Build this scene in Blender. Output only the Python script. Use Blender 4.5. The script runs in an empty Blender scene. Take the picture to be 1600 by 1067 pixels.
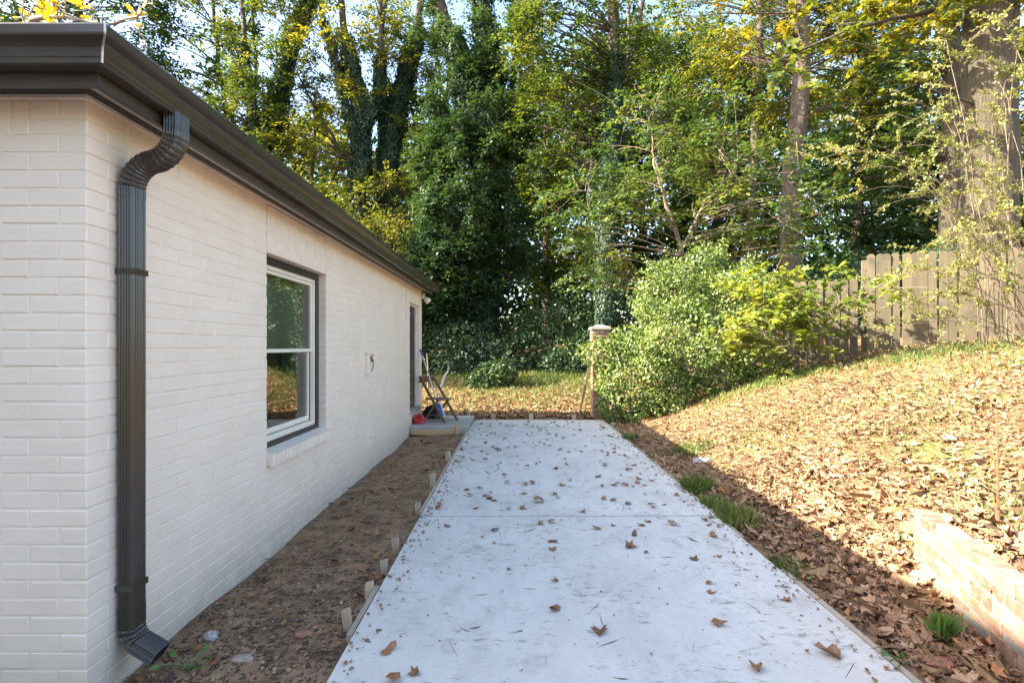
import bpy, math, random
import numpy as np
from math import radians, pi, sin, cos, sqrt, exp

random.seed(7)
RNG = np.random.default_rng(7)
S = bpy.context.scene
COL = S.collection

# ------------------------------------------------------------------ camera, sky, sun
F = 850.0          # focal length in photo pixels (1600 wide)
CAMZ = 1.5
cam_d = bpy.data.cameras.new('camera')
cam = bpy.data.objects.new('camera', cam_d)
COL.objects.link(cam)
cam.location = (0, 0, CAMZ)
cam.rotation_euler = (pi / 2, 0, 0)
cam_d.sensor_width = 36
cam_d.lens = 36 * F / 1600
cam_d.shift_x = -6 / 1600
cam_d.shift_y = 7.5 / 1600
cam_d.clip_start = 0.05
cam_d.clip_end = 2000
S.camera = cam

SUN_TO = (-1.0, -0.15, 0.677)
sun_el = math.atan2(SUN_TO[2], math.hypot(SUN_TO[0], SUN_TO[1]))
sun_az = math.atan2(SUN_TO[0], SUN_TO[1])          # clockwise from +Y
world = bpy.data.worlds.new('World')
S.world = world
world.use_nodes = True
wn = world.node_tree.nodes
sky = wn.new('ShaderNodeTexSky')
sky.sky_type = 'NISHITA'
sky.sun_disc = False
sky.sun_elevation = sun_el
sky.sun_rotation = sun_az % (2 * pi)
sky.air_density = 1.0
sky.dust_density = 2.0
sky.ozone_density = 0.6
world.node_tree.links.new(sky.outputs[0], wn['Background'].inputs[0])
wn['Background'].inputs[1].default_value = 0.125
sl = bpy.data.lights.new('sun', 'SUN')
sl.energy = 5.0
sl.angle = radians(0.55)
sl.color = (1.0, 0.90, 0.74)
sun = bpy.data.objects.new('sun', sl)
COL.objects.link(sun)
import mathutils
sun.rotation_euler = mathutils.Vector(SUN_TO).to_track_quat('Z', 'Y').to_euler()
sun.location = (-20, -2, 15)
S.view_settings.view_transform = 'Standard'
S.view_settings.look = 'None'
S.view_settings.exposure = 2.42
S.view_settings.gamma = 1.0
S.view_settings.use_curve_mapping = False
S.render.engine = 'CYCLES'
S.cycles.use_denoising = True
S.cycles.max_bounces = 8
S.cycles.diffuse_bounces = 4
S.cycles.transparent_max_bounces = 8
S.cycles.caustics_reflective = False
S.cycles.caustics_refractive = False
S.cycles.sample_clamp_indirect = 6


def P(px, py, d):
    """point at depth d that the photo shows at pixel px, py"""
    return np.array([(px - 806) / F * d, d, CAMZ + (541 - py) / F * d])


# ------------------------------------------------------------------ materials
def new_mat(name):
    m = bpy.data.materials.new(name)
    m.use_nodes = True
    nt = m.node_tree
    b = nt.nodes['Principled BSDF']
    return m, nt, b


def N(nt, t, **kw):
    n = nt.nodes.new(t)
    for k, v in kw.items():
        if k.startswith('i_'):
            n.inputs[k[2:].replace('_', ' ')].default_value = v
        else:
            setattr(n, k, v)
    return n


def L(nt, a, b):
    nt.links.new(a, b)


def ramp(nt, fac, stops, interp='LINEAR'):
    r = nt.nodes.new('ShaderNodeValToRGB')
    r.color_ramp.interpolation = interp
    el = r.color_ramp.elements
    while len(el) < len(stops):
        el.new(0.5)
    for e, (p, c) in zip(el, stops):
        e.position = p
        e.color = (c[0], c[1], c[2], 1) if len(c) == 3 else c
    L(nt, fac, r.inputs[0])
    return r.outputs[0]


def coords(nt, scale=(1, 1, 1), kind='Position'):
    if kind == 'Position':
        g = nt.nodes.new('ShaderNodeNewGeometry').outputs['Position']
    else:
        g = nt.nodes.new('ShaderNodeTexCoord').outputs[kind]
    mp = nt.nodes.new('ShaderNodeMapping')
    mp.inputs['Scale'].default_value = scale
    L(nt, g, mp.inputs[0])
    return mp.outputs[0]


def noise(nt, vec, scale, detail=4, rough=0.55):
    n = N(nt, 'ShaderNodeTexNoise')
    n.inputs['Scale'].default_value = scale
    n.inputs['Detail'].default_value = detail
    n.inputs['Roughness'].default_value = rough
    L(nt, vec, n.inputs['Vector'])
    return n.outputs['Fac']


def mix(nt, fac, a, b, blend='MIX'):
    m = nt.nodes.new('ShaderNodeMix')
    m.data_type = 'RGBA'
    m.blend_type = blend
    for sock, v in ((m.inputs[0], fac), (m.inputs[6], a), (m.inputs[7], b)):
        if hasattr(v, 'links'):
            L(nt, v, sock)
        elif isinstance(v, (int, float)):
            sock.default_value = v
        else:
            sock.default_value = (v[0], v[1], v[2], 1)
    return m.outputs[2]


def bump(nt, b, h, strength=0.3, dist=0.01):
    n = N(nt, 'ShaderNodeBump')
    n.inputs['Strength'].default_value = strength
    n.inputs['Distance'].default_value = dist
    L(nt, h, n.inputs['Height'])
    L(nt, n.outputs[0], b.inputs['Normal'])


def simple(name, col, rough=0.6, var=0.15, scale=8.0, metal=0.0, bmp=0.0, spec=0.5):
    m, nt, b = new_mat(name)
    v = coords(nt)
    f = noise(nt, v, scale)
    lo = [c * (1 - var) for c in col]
    hi = [min(1, c * (1 + var)) for c in col]
    c = ramp(nt, f, [(0.3, lo), (0.7, hi)])
    L(nt, c, b.inputs['Base Color'])
    b.inputs['Roughness'].default_value = rough
    b.inputs['Metallic'].default_value = metal
    b.inputs['Specular IOR Level'].default_value = spec
    if bmp:
        bump(nt, b, noise(nt, v, scale * 6), bmp, 0.004)
    return m


def mat_paint():
    m, nt, b = new_mat('white_painted_brick')
    v = coords(nt)
    f = noise(nt, v, 3.0, 5)
    c = ramp(nt, f, [(0.3, (0.74, 0.635, 0.52)), (0.7, (0.80, 0.70, 0.58))])
    # splash dirt on the lowest courses: real stain with a ragged edge
    sx = N(nt, 'ShaderNodeSeparateXYZ')
    L(nt, v, sx.inputs[0])
    ms = N(nt, 'ShaderNodeMapRange')
    ms.inputs[1].default_value = 0.22
    ms.inputs[2].default_value = -0.14
    L(nt, sx.outputs[2], ms.inputs[0])
    f2 = noise(nt, v, 9.0, 6)
    mm = N(nt, 'ShaderNodeMath', operation='MULTIPLY')
    L(nt, ms.outputs[0], mm.inputs[0])
    L(nt, f2, mm.inputs[1])
    c = mix(nt, mm.outputs[0], c, (0.36, 0.31, 0.25))
    pit = ramp(nt, noise(nt, v, 38.0, 5, 0.7), [(0.70, (0, 0, 0)), (0.76, (.55, .55, .55))])
    c = mix(nt, pit, c, (0.42, 0.37, 0.31))
    rnd = N(nt, 'ShaderNodeObjectInfo').outputs['Random']
    c = mix(nt, 0.12, c, ramp(nt, rnd, [(0, (0.65, 0.56, 0.46)), (1, (0.84, 0.74, 0.62))]))
    L(nt, c, b.inputs['Base Color'])
    b.inputs['Roughness'].default_value = 0.55
    f3 = noise(nt, v, 45.0, 4)
    f4 = noise(nt, coords(nt, (1, 1, 3)), 160.0, 3)
    ad = N(nt, 'ShaderNodeMath', operation='ADD')
    L(nt, f3, ad.inputs[0])
    L(nt, f4, ad.inputs[1])
    bump(nt, b, ad.outputs[0], 0.35, 0.004)
    return m


def mat_concrete(name='concrete', base=(0.60, 0.57, 0.51)):
    m, nt, b = new_mat(name)
    v = coords(nt)
    f = noise(nt, v, 1.1, 6, 0.6)
    c = ramp(nt, f, [(0.25, [x * 0.80 for x in base]), (0.5, base), (0.75, [x * 1.12 for x in base])])
    f = noise(nt, coords(nt, (1, .35, 1)), 7.0, 6, 0.7)
    c = mix(nt, 0.25, c, ramp(nt, f, [(0.35, [x * 0.62 for x in base]), (0.6, [x * 1.1 for x in base])]))
    # scattered grey-brown stains, blotches and grit
    f2 = noise(nt, coords(nt, (1, .7, 1)), 4.3, 5, 0.65)
    st = ramp(nt, f2, [(0.56, (0, 0, 0)), (0.76, (.75, .75, .75))])
    c = mix(nt, st, c, (0.27, 0.25, 0.22))
    f5 = noise(nt, v, 19.0, 4, 0.6)
    st = ramp(nt, f5, [(0.66, (0, 0, 0)), (0.73, (.75, .75, .75))])
    c = mix(nt, st, c, (0.20, 0.185, 0.165))
    f6 = noise(nt, coords(nt, (.55, 1.3, 1)), 17.0, 8, 0.8)
    f7 = noise(nt, v, 1.7, 3)
    am = N(nt, 'ShaderNodeMath', operation='MULTIPLY_ADD')
    L(nt, f7, am.inputs[0])
    am.inputs[1].default_value = 0.35
    L(nt, f6, am.inputs[2])
    st = ramp(nt, am.outputs[0], [(0.735, (0, 0, 0)), (0.82, (.9, .9, .9))])
    c = mix(nt, st, c, (0.24, 0.215, 0.18))
    f8 = noise(nt, coords(nt, (2.5, 60, 1)), 6.0, 3, 0.6)
    c = mix(nt, 0.10, c, ramp(nt, f8, [(0.35, [x * .6 for x in base]), (0.65, [x * 1.2 for x in base])]))
    f3 = noise(nt, v, 75.0, 2)
    sp = ramp(nt, f3, [(0.68, (0, 0, 0)), (0.76, (.8, .8, .8))])
    c = mix(nt, sp, c, (0.20, 0.19, 0.18))
    L(nt, c, b.inputs['Base Color'])
    b.inputs['Roughness'].default_value = 0.75
    bump(nt, b, noise(nt, v, 120.0, 5), 0.25, 0.003)
    return m


def mat_wood(name, col, rough=0.75, grain=(30, 30, 3), wear=None):
    m, nt, b = new_mat(name)
    v = coords(nt, grain)
    f = noise(nt, v, 1.5, 6, 0.65)
    c = ramp(nt, f, [(0.3, [x * 0.6 for x in col]), (0.7, [x * 1.2 for x in col])])
    rnd = N(nt, 'ShaderNodeObjectInfo').outputs['Random']
    c = mix(nt, 0.5, c, ramp(nt, rnd, [(0, [x * 0.5 for x in col]), (1, [x * 1.3 for x in col])]))
    if wear:
        f2 = noise(nt, coords(nt), 3.0, 5)
        c = mix(nt, ramp(nt, f2, [(0.5, (0, 0, 0)), (0.68, (1, 1, 1))]), c, wear)
    L(nt, c, b.inputs['Base Color'])
    b.inputs['Roughness'].default_value = rough
    bump(nt, b, f, 0.5, 0.004)
    return m


def mat_bark(name, col, stretch=0.18, scale=9.0):
    m, nt, b = new_mat(name)
    v = coords(nt, (1, 1, stretch))
    f = noise(nt, v, scale, 7, 0.7)
    vo = N(nt, 'ShaderNodeTexVoronoi', feature='DISTANCE_TO_EDGE')
    vo.inputs['Scale'].default_value = scale * 1.2
    L(nt, v, vo.inputs['Vector'])
    c = ramp(nt, f, [(0.3, [x * 0.45 for x in col]), (0.55, col), (0.75, [x * 1.35 for x in col])])
    L(nt, c, b.inputs['Base Color'])
    b.inputs['Roughness'].default_value = 0.9
    ad = N(nt, 'ShaderNodeMath', operation='ADD')
    L(nt, f, ad.inputs[0])
    L(nt, vo.outputs['Distance'], ad.inputs[1])
    bump(nt, b, ad.outputs[0], 0.9, 0.05)
    return m


def mat_leaf(name, stops, trans=0.35, gloss=0.12, clump=0.62, clump_scale=0.7):
    """leaf: diffuse + translucent + sheen of gloss; hue differs leaf by leaf and clump by clump"""
    m = bpy.data.materials.new(name)
    m.use_nodes = True
    nt = m.node_tree
    nt.nodes.clear()
    out = N(nt, 'ShaderNodeOutputMaterial')
    g = N(nt, 'ShaderNodeNewGeometry')
    rnd = g.outputs['Random Per Island']
    nz = noise(nt, coords(nt), clump_scale, 3)
    mp = N(nt, 'ShaderNodeMapRange')
    mp.inputs[1].default_value = 0.3
    mp.inputs[2].default_value = 0.7
    L(nt, nz, mp.inputs[0])
    mx = N(nt, 'ShaderNodeMix')
    mx.inputs[0].default_value = clump
    L(nt, rnd, mx.inputs[2])
    L(nt, mp.outputs[0], mx.inputs[3])
    # spread the mean of the two back over the full range
    c = ramp(nt, mx.outputs[0], stops)
    d = N(nt, 'ShaderNodeBsdfDiffuse')
    t = N(nt, 'ShaderNodeBsdfTranslucent')
    gl = N(nt, 'ShaderNodeBsdfGlossy')
    gl.inputs['Roughness'].default_value = 0.5
    gl.inputs['Color'].default_value = (0.75, 0.8, 0.75, 1)
    L(nt, c, d.inputs[0])
    tc = mix(nt, 1.0, c, (1.5, 1.35, 0.6), 'MULTIPLY')
    L(nt, tc, t.inputs[0])
    m1 = N(nt, 'ShaderNodeMixShader')
    m1.inputs[0].default_value = trans
    L(nt, d.outputs[0], m1.inputs[1])
    L(nt, t.outputs[0], m1.inputs[2])
    fr = N(nt, 'ShaderNodeLayerWeight')
    fr.inputs[0].default_value = 0.25
    mu = N(nt, 'ShaderNodeMath', operation='MULTIPLY')
    L(nt, fr.outputs['Fresnel'], mu.inputs[0])
    mu.inputs[1].default_value = 0.0
    m2 = N(nt, 'ShaderNodeMixShader')
    m2.inputs[0].default_value = gloss * 0.3
    L(nt, m1.outputs[0], m2.inputs[1])
    L(nt, gl.outputs[0], m2.inputs[2])
    L(nt, m2.outputs[0], out.inputs[0])
    return m


def mat_glass():
    m = bpy.data.materials.new('window_glass')
    m.use_nodes = True
    nt = m.node_tree
    nt.nodes.clear()
    out = N(nt, 'ShaderNodeOutputMaterial')
    tr = N(nt, 'ShaderNodeBsdfTransparent')
    tr.inputs[0].default_value = (0.86, 0.90, 0.86, 1)
    gl = N(nt, 'ShaderNodeBsdfGlossy')
    gl.inputs['Roughness'].default_value = 0.02
    lw = N(nt, 'ShaderNodeLayerWeight')
    lw.inputs[0].default_value = 0.5
    pw = N(nt, 'ShaderNodeMath', operation='POWER')
    L(nt, lw.outputs['Facing'], pw.inputs[0])
    pw.inputs[1].default_value = 4.0
    ma = N(nt, 'ShaderNodeMath', operation='MULTIPLY_ADD')
    L(nt, pw.outputs[0], ma.inputs[0])
    ma.inputs[1].default_value = 0.9
    ma.inputs[2].default_value = 0.06
    ms = N(nt, 'ShaderNodeMixShader')
    L(nt, ma.outputs[0], ms.inputs[0])
    L(nt, tr.outputs[0], ms.inputs[1])
    L(nt, gl.outputs[0], ms.inputs[2])
    L(nt, ms.outputs[0], out.inputs[0])
    return m


def mat_ground():
    m, nt, b = new_mat('ground_soil')
    v = coords(nt)
    sx = N(nt, 'ShaderNodeSeparateXYZ')
    L(nt, v, sx.inputs[0])
    f = noise(nt, v, 6.0, 8, 0.7)
    soil = ramp(nt, f, [(0.3, (0.12, 0.074, 0.043)), (0.5, (0.27, 0.17, 0.098)), (0.72, (0.38, 0.255, 0.155))])
    f2 = noise(nt, v, 22.0, 6, 0.7)
    duff = ramp(nt, f2, [(0.3, (0.08, 0.045, 0.025)), (0.5, (0.20, 0.115, 0.055)), (0.7, (0.36, 0.22, 0.11))])
    f3 = noise(nt, v, 1.1, 4)
    grass = ramp(nt, f2, [(0.3, (0.05, 0.07, 0.015)), (0.7, (0.20, 0.20, 0.06))])
    duff = mix(nt, ramp(nt, f3, [(0.52, (0, 0, 0)), (0.66, (.8, .8, .8))]), duff, grass)
    # soil left of the slab, duff on the bank and the yard
    mr = N(nt, 'ShaderNodeMapRange')
    mr.inputs[1].default_value = 1.9
    mr.inputs[2].default_value = 2.6
    L(nt, sx.outputs[0], mr.inputs[0])
    my = N(nt, 'ShaderNodeMapRange')
    my.inputs[1].default_value = 11.1
    my.inputs[2].default_value = 11.5
    L(nt, sx.outputs[1], my.inputs[0])
    mxx = N(nt, 'ShaderNodeMath', operation='MAXIMUM')
    L(nt, mr.outputs[0], mxx.inputs[0])
    L(nt, my.outputs[0], mxx.inputs[1])
    c = mix(nt, mxx.outputs[0], soil, duff)
    L(nt, c, b.inputs['Base Color'])
    b.inputs['Roughness'].default_value = 0.95
    b.inputs['Specular IOR Level'].default_value = 0.2
    bump(nt, b, noise(nt, v, 30.0, 8, 0.75), 0.6, 0.02)
    return m


def mat_brick(name='red_brick'):
    m, nt, b = new_mat(name)
    v = coords(nt)
    f = noise(nt, v, 14.0, 5)
    rnd = N(nt, 'ShaderNodeObjectInfo').outputs['Random']
    c = ramp(nt, rnd, [(0, (0.24, 0.075, 0.042)), (0.5, (0.32, 0.12, 0.07)), (1, (0.38, 0.19, 0.12))])
    c = mix(nt, 0.5, c, ramp(nt, f, [(0.3, (0.20, 0.07, 0.045)), (0.7, (0.42, 0.22, 0.15))]))
    L(nt, c, b.inputs['Base Color'])
    b.inputs['Roughness'].default_value = 0.85
    bump(nt, b, noise(nt, v, 60.0, 5), 0.5, 0.004)
    return m


def mat_old_brick():
    m, nt, b = new_mat('weathered_brick')
    v = coords(nt)
    rnd = N(nt, 'ShaderNodeObjectInfo').outputs['Random']
    c = ramp(nt, rnd, [(0, (0.20, 0.085, 0.052)), (0.5, (0.30, 0.14, 0.09)), (1, (0.36, 0.22, 0.15))])
    f = noise(nt, v, 16.0, 6, 0.7)
    c = mix(nt, ramp(nt, f, [(0.46, (0, 0, 0)), (0.66, (.7, .7, .7))]), c, (0.38, 0.29, 0.22))
    f2 = noise(nt, v, 7.0, 6, 0.7)
    c = mix(nt, ramp(nt, f2, [(0.56, (0, 0, 0)), (0.70, (.8, .8, .8))]), c, (0.11, 0.085, 0.06))
    L(nt, c, b.inputs['Base Color'])
    b.inputs['Roughness'].default_value = 0.9
    bump(nt, b, noise(nt, v, 50.0, 6, 0.7), 0.8, 0.006)
    return m


def mat_dead(name, stops):
    m, nt, b = new_mat(name)
    g = N(nt, 'ShaderNodeNewGeometry')
    rnd = g.outputs['Random Per Island']
    oi = N(nt, 'ShaderNodeObjectInfo').outputs['Random']
    ad = N(nt, 'ShaderNodeMath', operation='ADD')
    L(nt, rnd, ad.inputs[0])
    L(nt, oi, ad.inputs[1])
    fr = N(nt, 'ShaderNodeMath', operation='FRACT')
    L(nt, ad.outputs[0], fr.inputs[0])
    c = ramp(nt, fr.outputs[0], stops)
    f = noise(nt, coords(nt), 60, 4)
    c = mix(nt, 0.3, c, ramp(nt, f, [(0.35, (0.14, 0.075, 0.04)), (0.65, (0.46, 0.29, 0.16))]))
    L(nt, c, b.inputs['Base Color'])
    b.inputs['Roughness'].default_value = 0.7
    b.inputs['Specular IOR Level'].default_value = 0.25
    return m


M = {}
M['paint'] = mat_paint()
M['trim_white'] = simple('cream_trim_paint', (0.75, 0.65, 0.54), 0.5, 0.06, 5)
M['panel'] = simple('cream_beadboard', (0.74, 0.64, 0.53), 0.6, 0.07, 14)
M['soffit'] = mat_wood('soffit_board', (0.62, 0.52, 0.40), 0.6, (30, 2, 30))
M['bronze'] = simple('dark_bronze_metal', (0.042, 0.035, 0.026), 0.25, 0.2, 3, 0.0, 0.03, 0.55)
M['fascia'] = simple('dark_fascia_paint', (0.045, 0.036, 0.028), 0.5, 0.15, 3)
M['black'] = simple('black_trim', (0.022, 0.020, 0.020), 0.4, 0.2, 6)
M['vinyl'] = simple('white_vinyl', (0.74, 0.69, 0.58), 0.35, 0.04, 4)
M['glass'] = mat_glass()
M['dark_in'] = simple('interior_plaster', (0.46, 0.48, 0.36), 0.8, 0.1, 3)
M['reflection_sheet'] = simple('olive_reflection', (0.16, 0.175, 0.115), 0.8, 0.05, 3)  # painted stand-in for the olive canopy reflection in the upper pane
M['shingle'] = simple('roof_shingle', (0.06, 0.055, 0.05), 0.9, 0.35, 9, 0, 0.4)
M['concrete'] = mat_concrete()
M['stoop'] = mat_concrete('stoop_concrete', (0.40, 0.375, 0.33))
M['joint'] = simple('dirty_joint', (0.20, 0.185, 0.165), 0.9, 0.5, 14)
M['form'] = mat_wood('form_lumber', (0.40, 0.33, 0.24), 0.8, (25, 2, 25))
M['stake'] = mat_wood('stake_wood', (0.44, 0.345, 0.235), 0.8, (30, 30, 4))
M['pine_board'] = mat_wood('fresh_pine', (0.50, 0.33, 0.18), 0.75, (3, 30, 30))
M['ground'] = mat_ground()
M['brick'] = mat_brick()
M['old_brick'] = mat_old_brick()
M['mortar'] = simple('grey_mortar', (0.22, 0.195, 0.165), 0.9, 0.2, 20, 0, 0.4)
M['capstone'] = simple('cast_stone', (0.34, 0.265, 0.21), 0.85, 0.2, 12, 0, 0.3)
M['fence'] = mat_wood('weathered_cedar', (0.145, 0.115, 0.070), 0.9, (35, 35, 1.6), (0.07, 0.065, 0.042))
M['bark_oak'] = mat_bark('oak_bark', (0.075, 0.060, 0.037), 0.14, 12)
M['bark_pine'] = mat_bark('pine_bark', (0.12, 0.09, 0.07), 0.4, 6)
M['bark_dark'] = mat_bark('dark_bark', (0.085, 0.065, 0.048), 0.2, 8)
M['twig'] = simple('twig_bark', (0.20, 0.15, 0.10), 0.85, 0.3, 12)
M['twig_pale'] = simple('pale_twig_bark', (0.42, 0.36, 0.28), 0.85, 0.2, 12)
G1, G2, G3 = (0.020, 0.050, 0.017), (0.05, 0.10, 0.03), (0.09, 0.145, 0.036)
Y1, Y2, OR = (0.15, 0.19, 0.035), (0.36, 0.31, 0.04), (0.42, 0.19, 0.03)
M['lf_ivy'] = mat_leaf('ivy_leaf', [(0.1, (0.014, 0.040, 0.020)), (0.5, (0.030, 0.070, 0.032)), (0.85, (0.060, 0.110, 0.042))], 0.25, 0.16)
M['lf_mass'] = mat_leaf('understorey_leaf', [(0.1, (0.018, 0.048, 0.022)), (0.5, (0.040, 0.085, 0.034)), (0.9, (0.085, 0.140, 0.046))], 0.36, 0.12)
M['lf_wood'] = mat_leaf('woodland_leaf', [(0.15, G1), (0.45, (0.058, 0.102, 0.023)), (0.68, (0.115, 0.155, 0.030)), (0.88, (0.23, 0.22, 0.036)), (0.97, OR)], 0.44, 0.1)
M['lf_yellow'] = mat_leaf('yellowing_leaf', [(0.12, (0.038, 0.08, 0.019)), (0.42, (0.12, 0.155, 0.028)), (0.7, (0.25, 0.24, 0.034)), (0.88, Y2), (0.97, OR)], 0.5, 0.1)
M['lf_deep'] = mat_leaf('deep_wood_leaf', [(0.1, (0.010, 0.026, 0.012)), (0.55, (0.022, 0.050, 0.019)), (0.9, (0.06, 0.095, 0.024))], 0.25, 0.05)  # albedo kept very dark to paint in the shade of the far woods
M['lf_dogwood'] = mat_leaf('broad_green_leaf', [(0.12, (0.034, 0.078, 0.025)), (0.5, (0.085, 0.145, 0.042)), (0.8, (0.18, 0.22, 0.055)), (0.97, (0.36, 0.28, 0.05))], 0.42, 0.16)
M['lf_privet'] = mat_leaf('privet_leaf', [(0.12, (0.05, 0.10, 0.022)), (0.45, (0.13, 0.20, 0.042)), (0.82, (0.25, 0.31, 0.065)), (0.97, (0.42, 0.29, 0.10))], 0.3, 0.2, 0.35, 1.6)
M['lf_maple'] = mat_leaf('young_maple_leaf', [(0.1, (0.09, 0.15, 0.03)), (0.55, (0.24, 0.29, 0.05)), (0.95, (0.38, 0.38, 0.065))], 0.5, 0.12)
M['lf_small'] = mat_leaf('small_pale_leaf', [(0.1, (0.14, 0.17, 0.04)), (0.55, (0.24, 0.26, 0.07)), (0.9, (0.38, 0.34, 0.10)), (0.98, (0.42, 0.2, 0.07))], 0.42, 0.15)
M['lf_gold'] = mat_leaf('golden_leaf', [(0.1, (0.22, 0.24, 0.03)), (0.5, (0.45, 0.36, 0.03)), (0.95, (0.52, 0.27, 0.03))], 0.5, 0.12)
M['grass'] = mat_leaf('grass_blade', [(0.1, (0.06, 0.10, 0.02)), (0.6, (0.12, 0.17, 0.04)), (0.95, (0.28, 0.25, 0.09))], 0.3, 0.1)
M['weed'] = mat_leaf('weed_leaf', [(0.1, (0.07, 0.17, 0.03)), (0.9, (0.15, 0.28, 0.05))], 0.35, 0.2)
DEAD = [(0.0, (0.07, 0.04, 0.03)), (0.22, (0.17, 0.09, 0.055)), (0.45, (0.30, 0.165, 0.09)), (0.65, (0.40, 0.225, 0.115)), (0.86, (0.54, 0.36, 0.235)), (1.0, (0.42, 0.16, 0.05))]
M['dead'] = mat_dead('dead_leaf', DEAD)
M['dead_drive'] = mat_dead('fallen_leaf_brown', [(0.0, (0.085, 0.04, 0.02)), (0.35, (0.20, 0.08, 0.03)), (0.7, (0.30, 0.13, 0.05)), (1.0, (0.22, 0.14, 0.08))])
M['needle'] = simple('dry_needle', (0.13, 0.085, 0.045), 0.85, 0.4, 30)
M['clod'] = simple('soil_clod', (0.31, 0.205, 0.13), 0.95, 0.45, 25)
M['mulch'] = simple('dark_mulch', (0.10, 0.066, 0.045), 0.95, 0.5, 25)
M['straw'] = simple('pale_straw', (0.27, 0.175, 0.09), 0.85, 0.4, 30)
M['chair'] = mat_wood('chair_wood', (0.22, 0.135, 0.08), 0.55, (25, 25, 5))
M['blue'] = simple('blue_plastic', (0.03, 0.10, 0.42), 0.4, 0.1, 6)
M['pole_white'] = simple('pale_metal_pole', (0.60, 0.62, 0.66), 0.35, 0.05, 6)
M['red'] = simple('red_plastic_bag', (0.45, 0.03, 0.03), 0.35, 0.2, 14)
M['black_cloth'] = simple('black_cloth', (0.012, 0.012, 0.014), 0.8, 0.3, 14)
M['rust'] = simple('rusty_steel', (0.25, 0.10, 0.05), 0.85, 0.35, 40, 0, 0.4)
M['stone'] = simple('grey_stone', (0.38, 0.36, 0.34), 0.85, 0.25, 20, 0, 0.5)
M['pvc'] = simple('white_pvc', (0.70, 0.69, 0.66), 0.4, 0.06, 10)
M['steel'] = simple('zinc_screw', (0.45, 0.44, 0.42), 0.35, 0.1, 30, 0.8)

# ------------------------------------------------------------------ object helpers
def link(name, me, mat=None, parent=None, loc=None):
    o = bpy.data.objects.new(name, me)
    COL.objects.link(o)
    if mat is not None and me is not None and not me.materials:
        me.materials.append(mat)
    if parent is not None:
        o.parent = parent
    if loc is not None:
        o.location = loc
    return o


def tag(o, label=None, cat=None, group=None, kind=None):
    if label:
        o['label'] = label
    if cat:
        o['category'] = cat
    if group:
        o['group'] = group
    if kind:
        o['kind'] = kind
    return o


def thing(name, label, cat, loc=(0, 0, 0), rz=0.0, group=None, kind=None):
    o = bpy.data.objects.new(name, None)
    o.empty_display_size = 0.1
    COL.objects.link(o)
    o.location = loc
    o.rotation_euler = (0, 0, rz)
    return tag(o, label, cat, group, kind)


class MB:
    """collects primitives; build() links them as one mesh object"""
    def __init__(s):
        s.v, s.f, s.n = [], [], 0

    def add(s, verts, faces):
        verts = [tuple(map(float, p)) for p in verts]
        s.v += verts
        s.f += [tuple(i + s.n for i in fa) for fa in faces]
        s.n += len(verts)

    def box(s, x0, x1, y0, y1, z0, z1, ch=0.0):
        if ch <= 0:
            s.add([(x, y, z) for x in (x0, x1) for y in (y0, y1) for z in (z0, z1)],
                  [(0, 1, 3, 2), (4, 6, 7, 5), (0, 4, 5, 1), (2, 3, 7, 6), (0, 2, 6, 4), (1, 5, 7, 3)])
            return
        v, f = chamfer_box(x0, x1, y0, y1, z0, z1, ch)
        s.add(v, f)

    def beam(s, a, b, w, h, up=(0, 0, 1)):
        """rectangular bar from a to b"""
        a, b = np.array(a, float), np.array(b, float)
        t = (b - a) / np.linalg.norm(b - a)
        u = np.cross(t, np.array(up, float))
        if np.linalg.norm(u) < 1e-4:
            u = np.cross(t, (0, 1, 0))
        u /= np.linalg.norm(u)
        w2 = np.cross(u, t)
        vs = []
        for p in (a, b):
            for su, sv in ((-1, -1), (1, -1), (1, 1), (-1, 1)):
                vs.append(p + u * su * w / 2 + w2 * sv * h / 2)
        s.add(vs, [(0, 1, 2, 3), (7, 6, 5, 4), (0, 4, 5, 1), (1, 5, 6, 2), (2, 6, 7, 3), (3, 7, 4, 0)])

    def tube(s, pts, rad, sides=6, cap=True):
        pts = np.array(pts, float)
        n = len(pts)
        rad = np.broadcast_to(np.array(rad, float), (n,))
        t = np.gradient(pts, axis=0)
        t /= np.maximum(np.linalg.norm(t, axis=1, keepdims=True), 1e-9)
        ref = np.array([1.0, 0, 0]) if abs(t[0][0]) < 0.8 else np.array([0, 1.0, 0])
        u = np.cross(t, ref)
        u /= np.maximum(np.linalg.norm(u, axis=1, keepdims=True), 1e-9)
        w = np.cross(t, u)
        a = np.linspace(0, 2 * pi, sides, endpoint=False)
        V = pts[:, None, :] + rad[:, None, None] * (np.cos(a)[None, :, None] * u[:, None, :] + np.sin(a)[None, :, None] * w[:, None, :])
        fs = []
        for i in range(n - 1):
            for j in range(sides):
                k = (j + 1) % sides
                fs.append((i * sides + j, i * sides + k, (i + 1) * sides + k, (i + 1) * sides + j))
        if cap:
            fs.append(tuple(range(sides))[::-1])
            fs.append(tuple((n - 1) * sides + j for j in range(sides)))
        s.add(V.reshape(-1, 3), fs)

    def mesh(s, name):
        me = bpy.data.meshes.new(name)
        me.from_pydata(s.v, [], s.f)
        me.update()
        return me

    def build(s, name, mat, parent=None, smooth=False, loc=None):
        me = s.mesh(name)
        if smooth:
            me.polygons.foreach_set('use_smooth', [True] * len(me.polygons))
        return link(name, me, mat, parent, loc)


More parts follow.
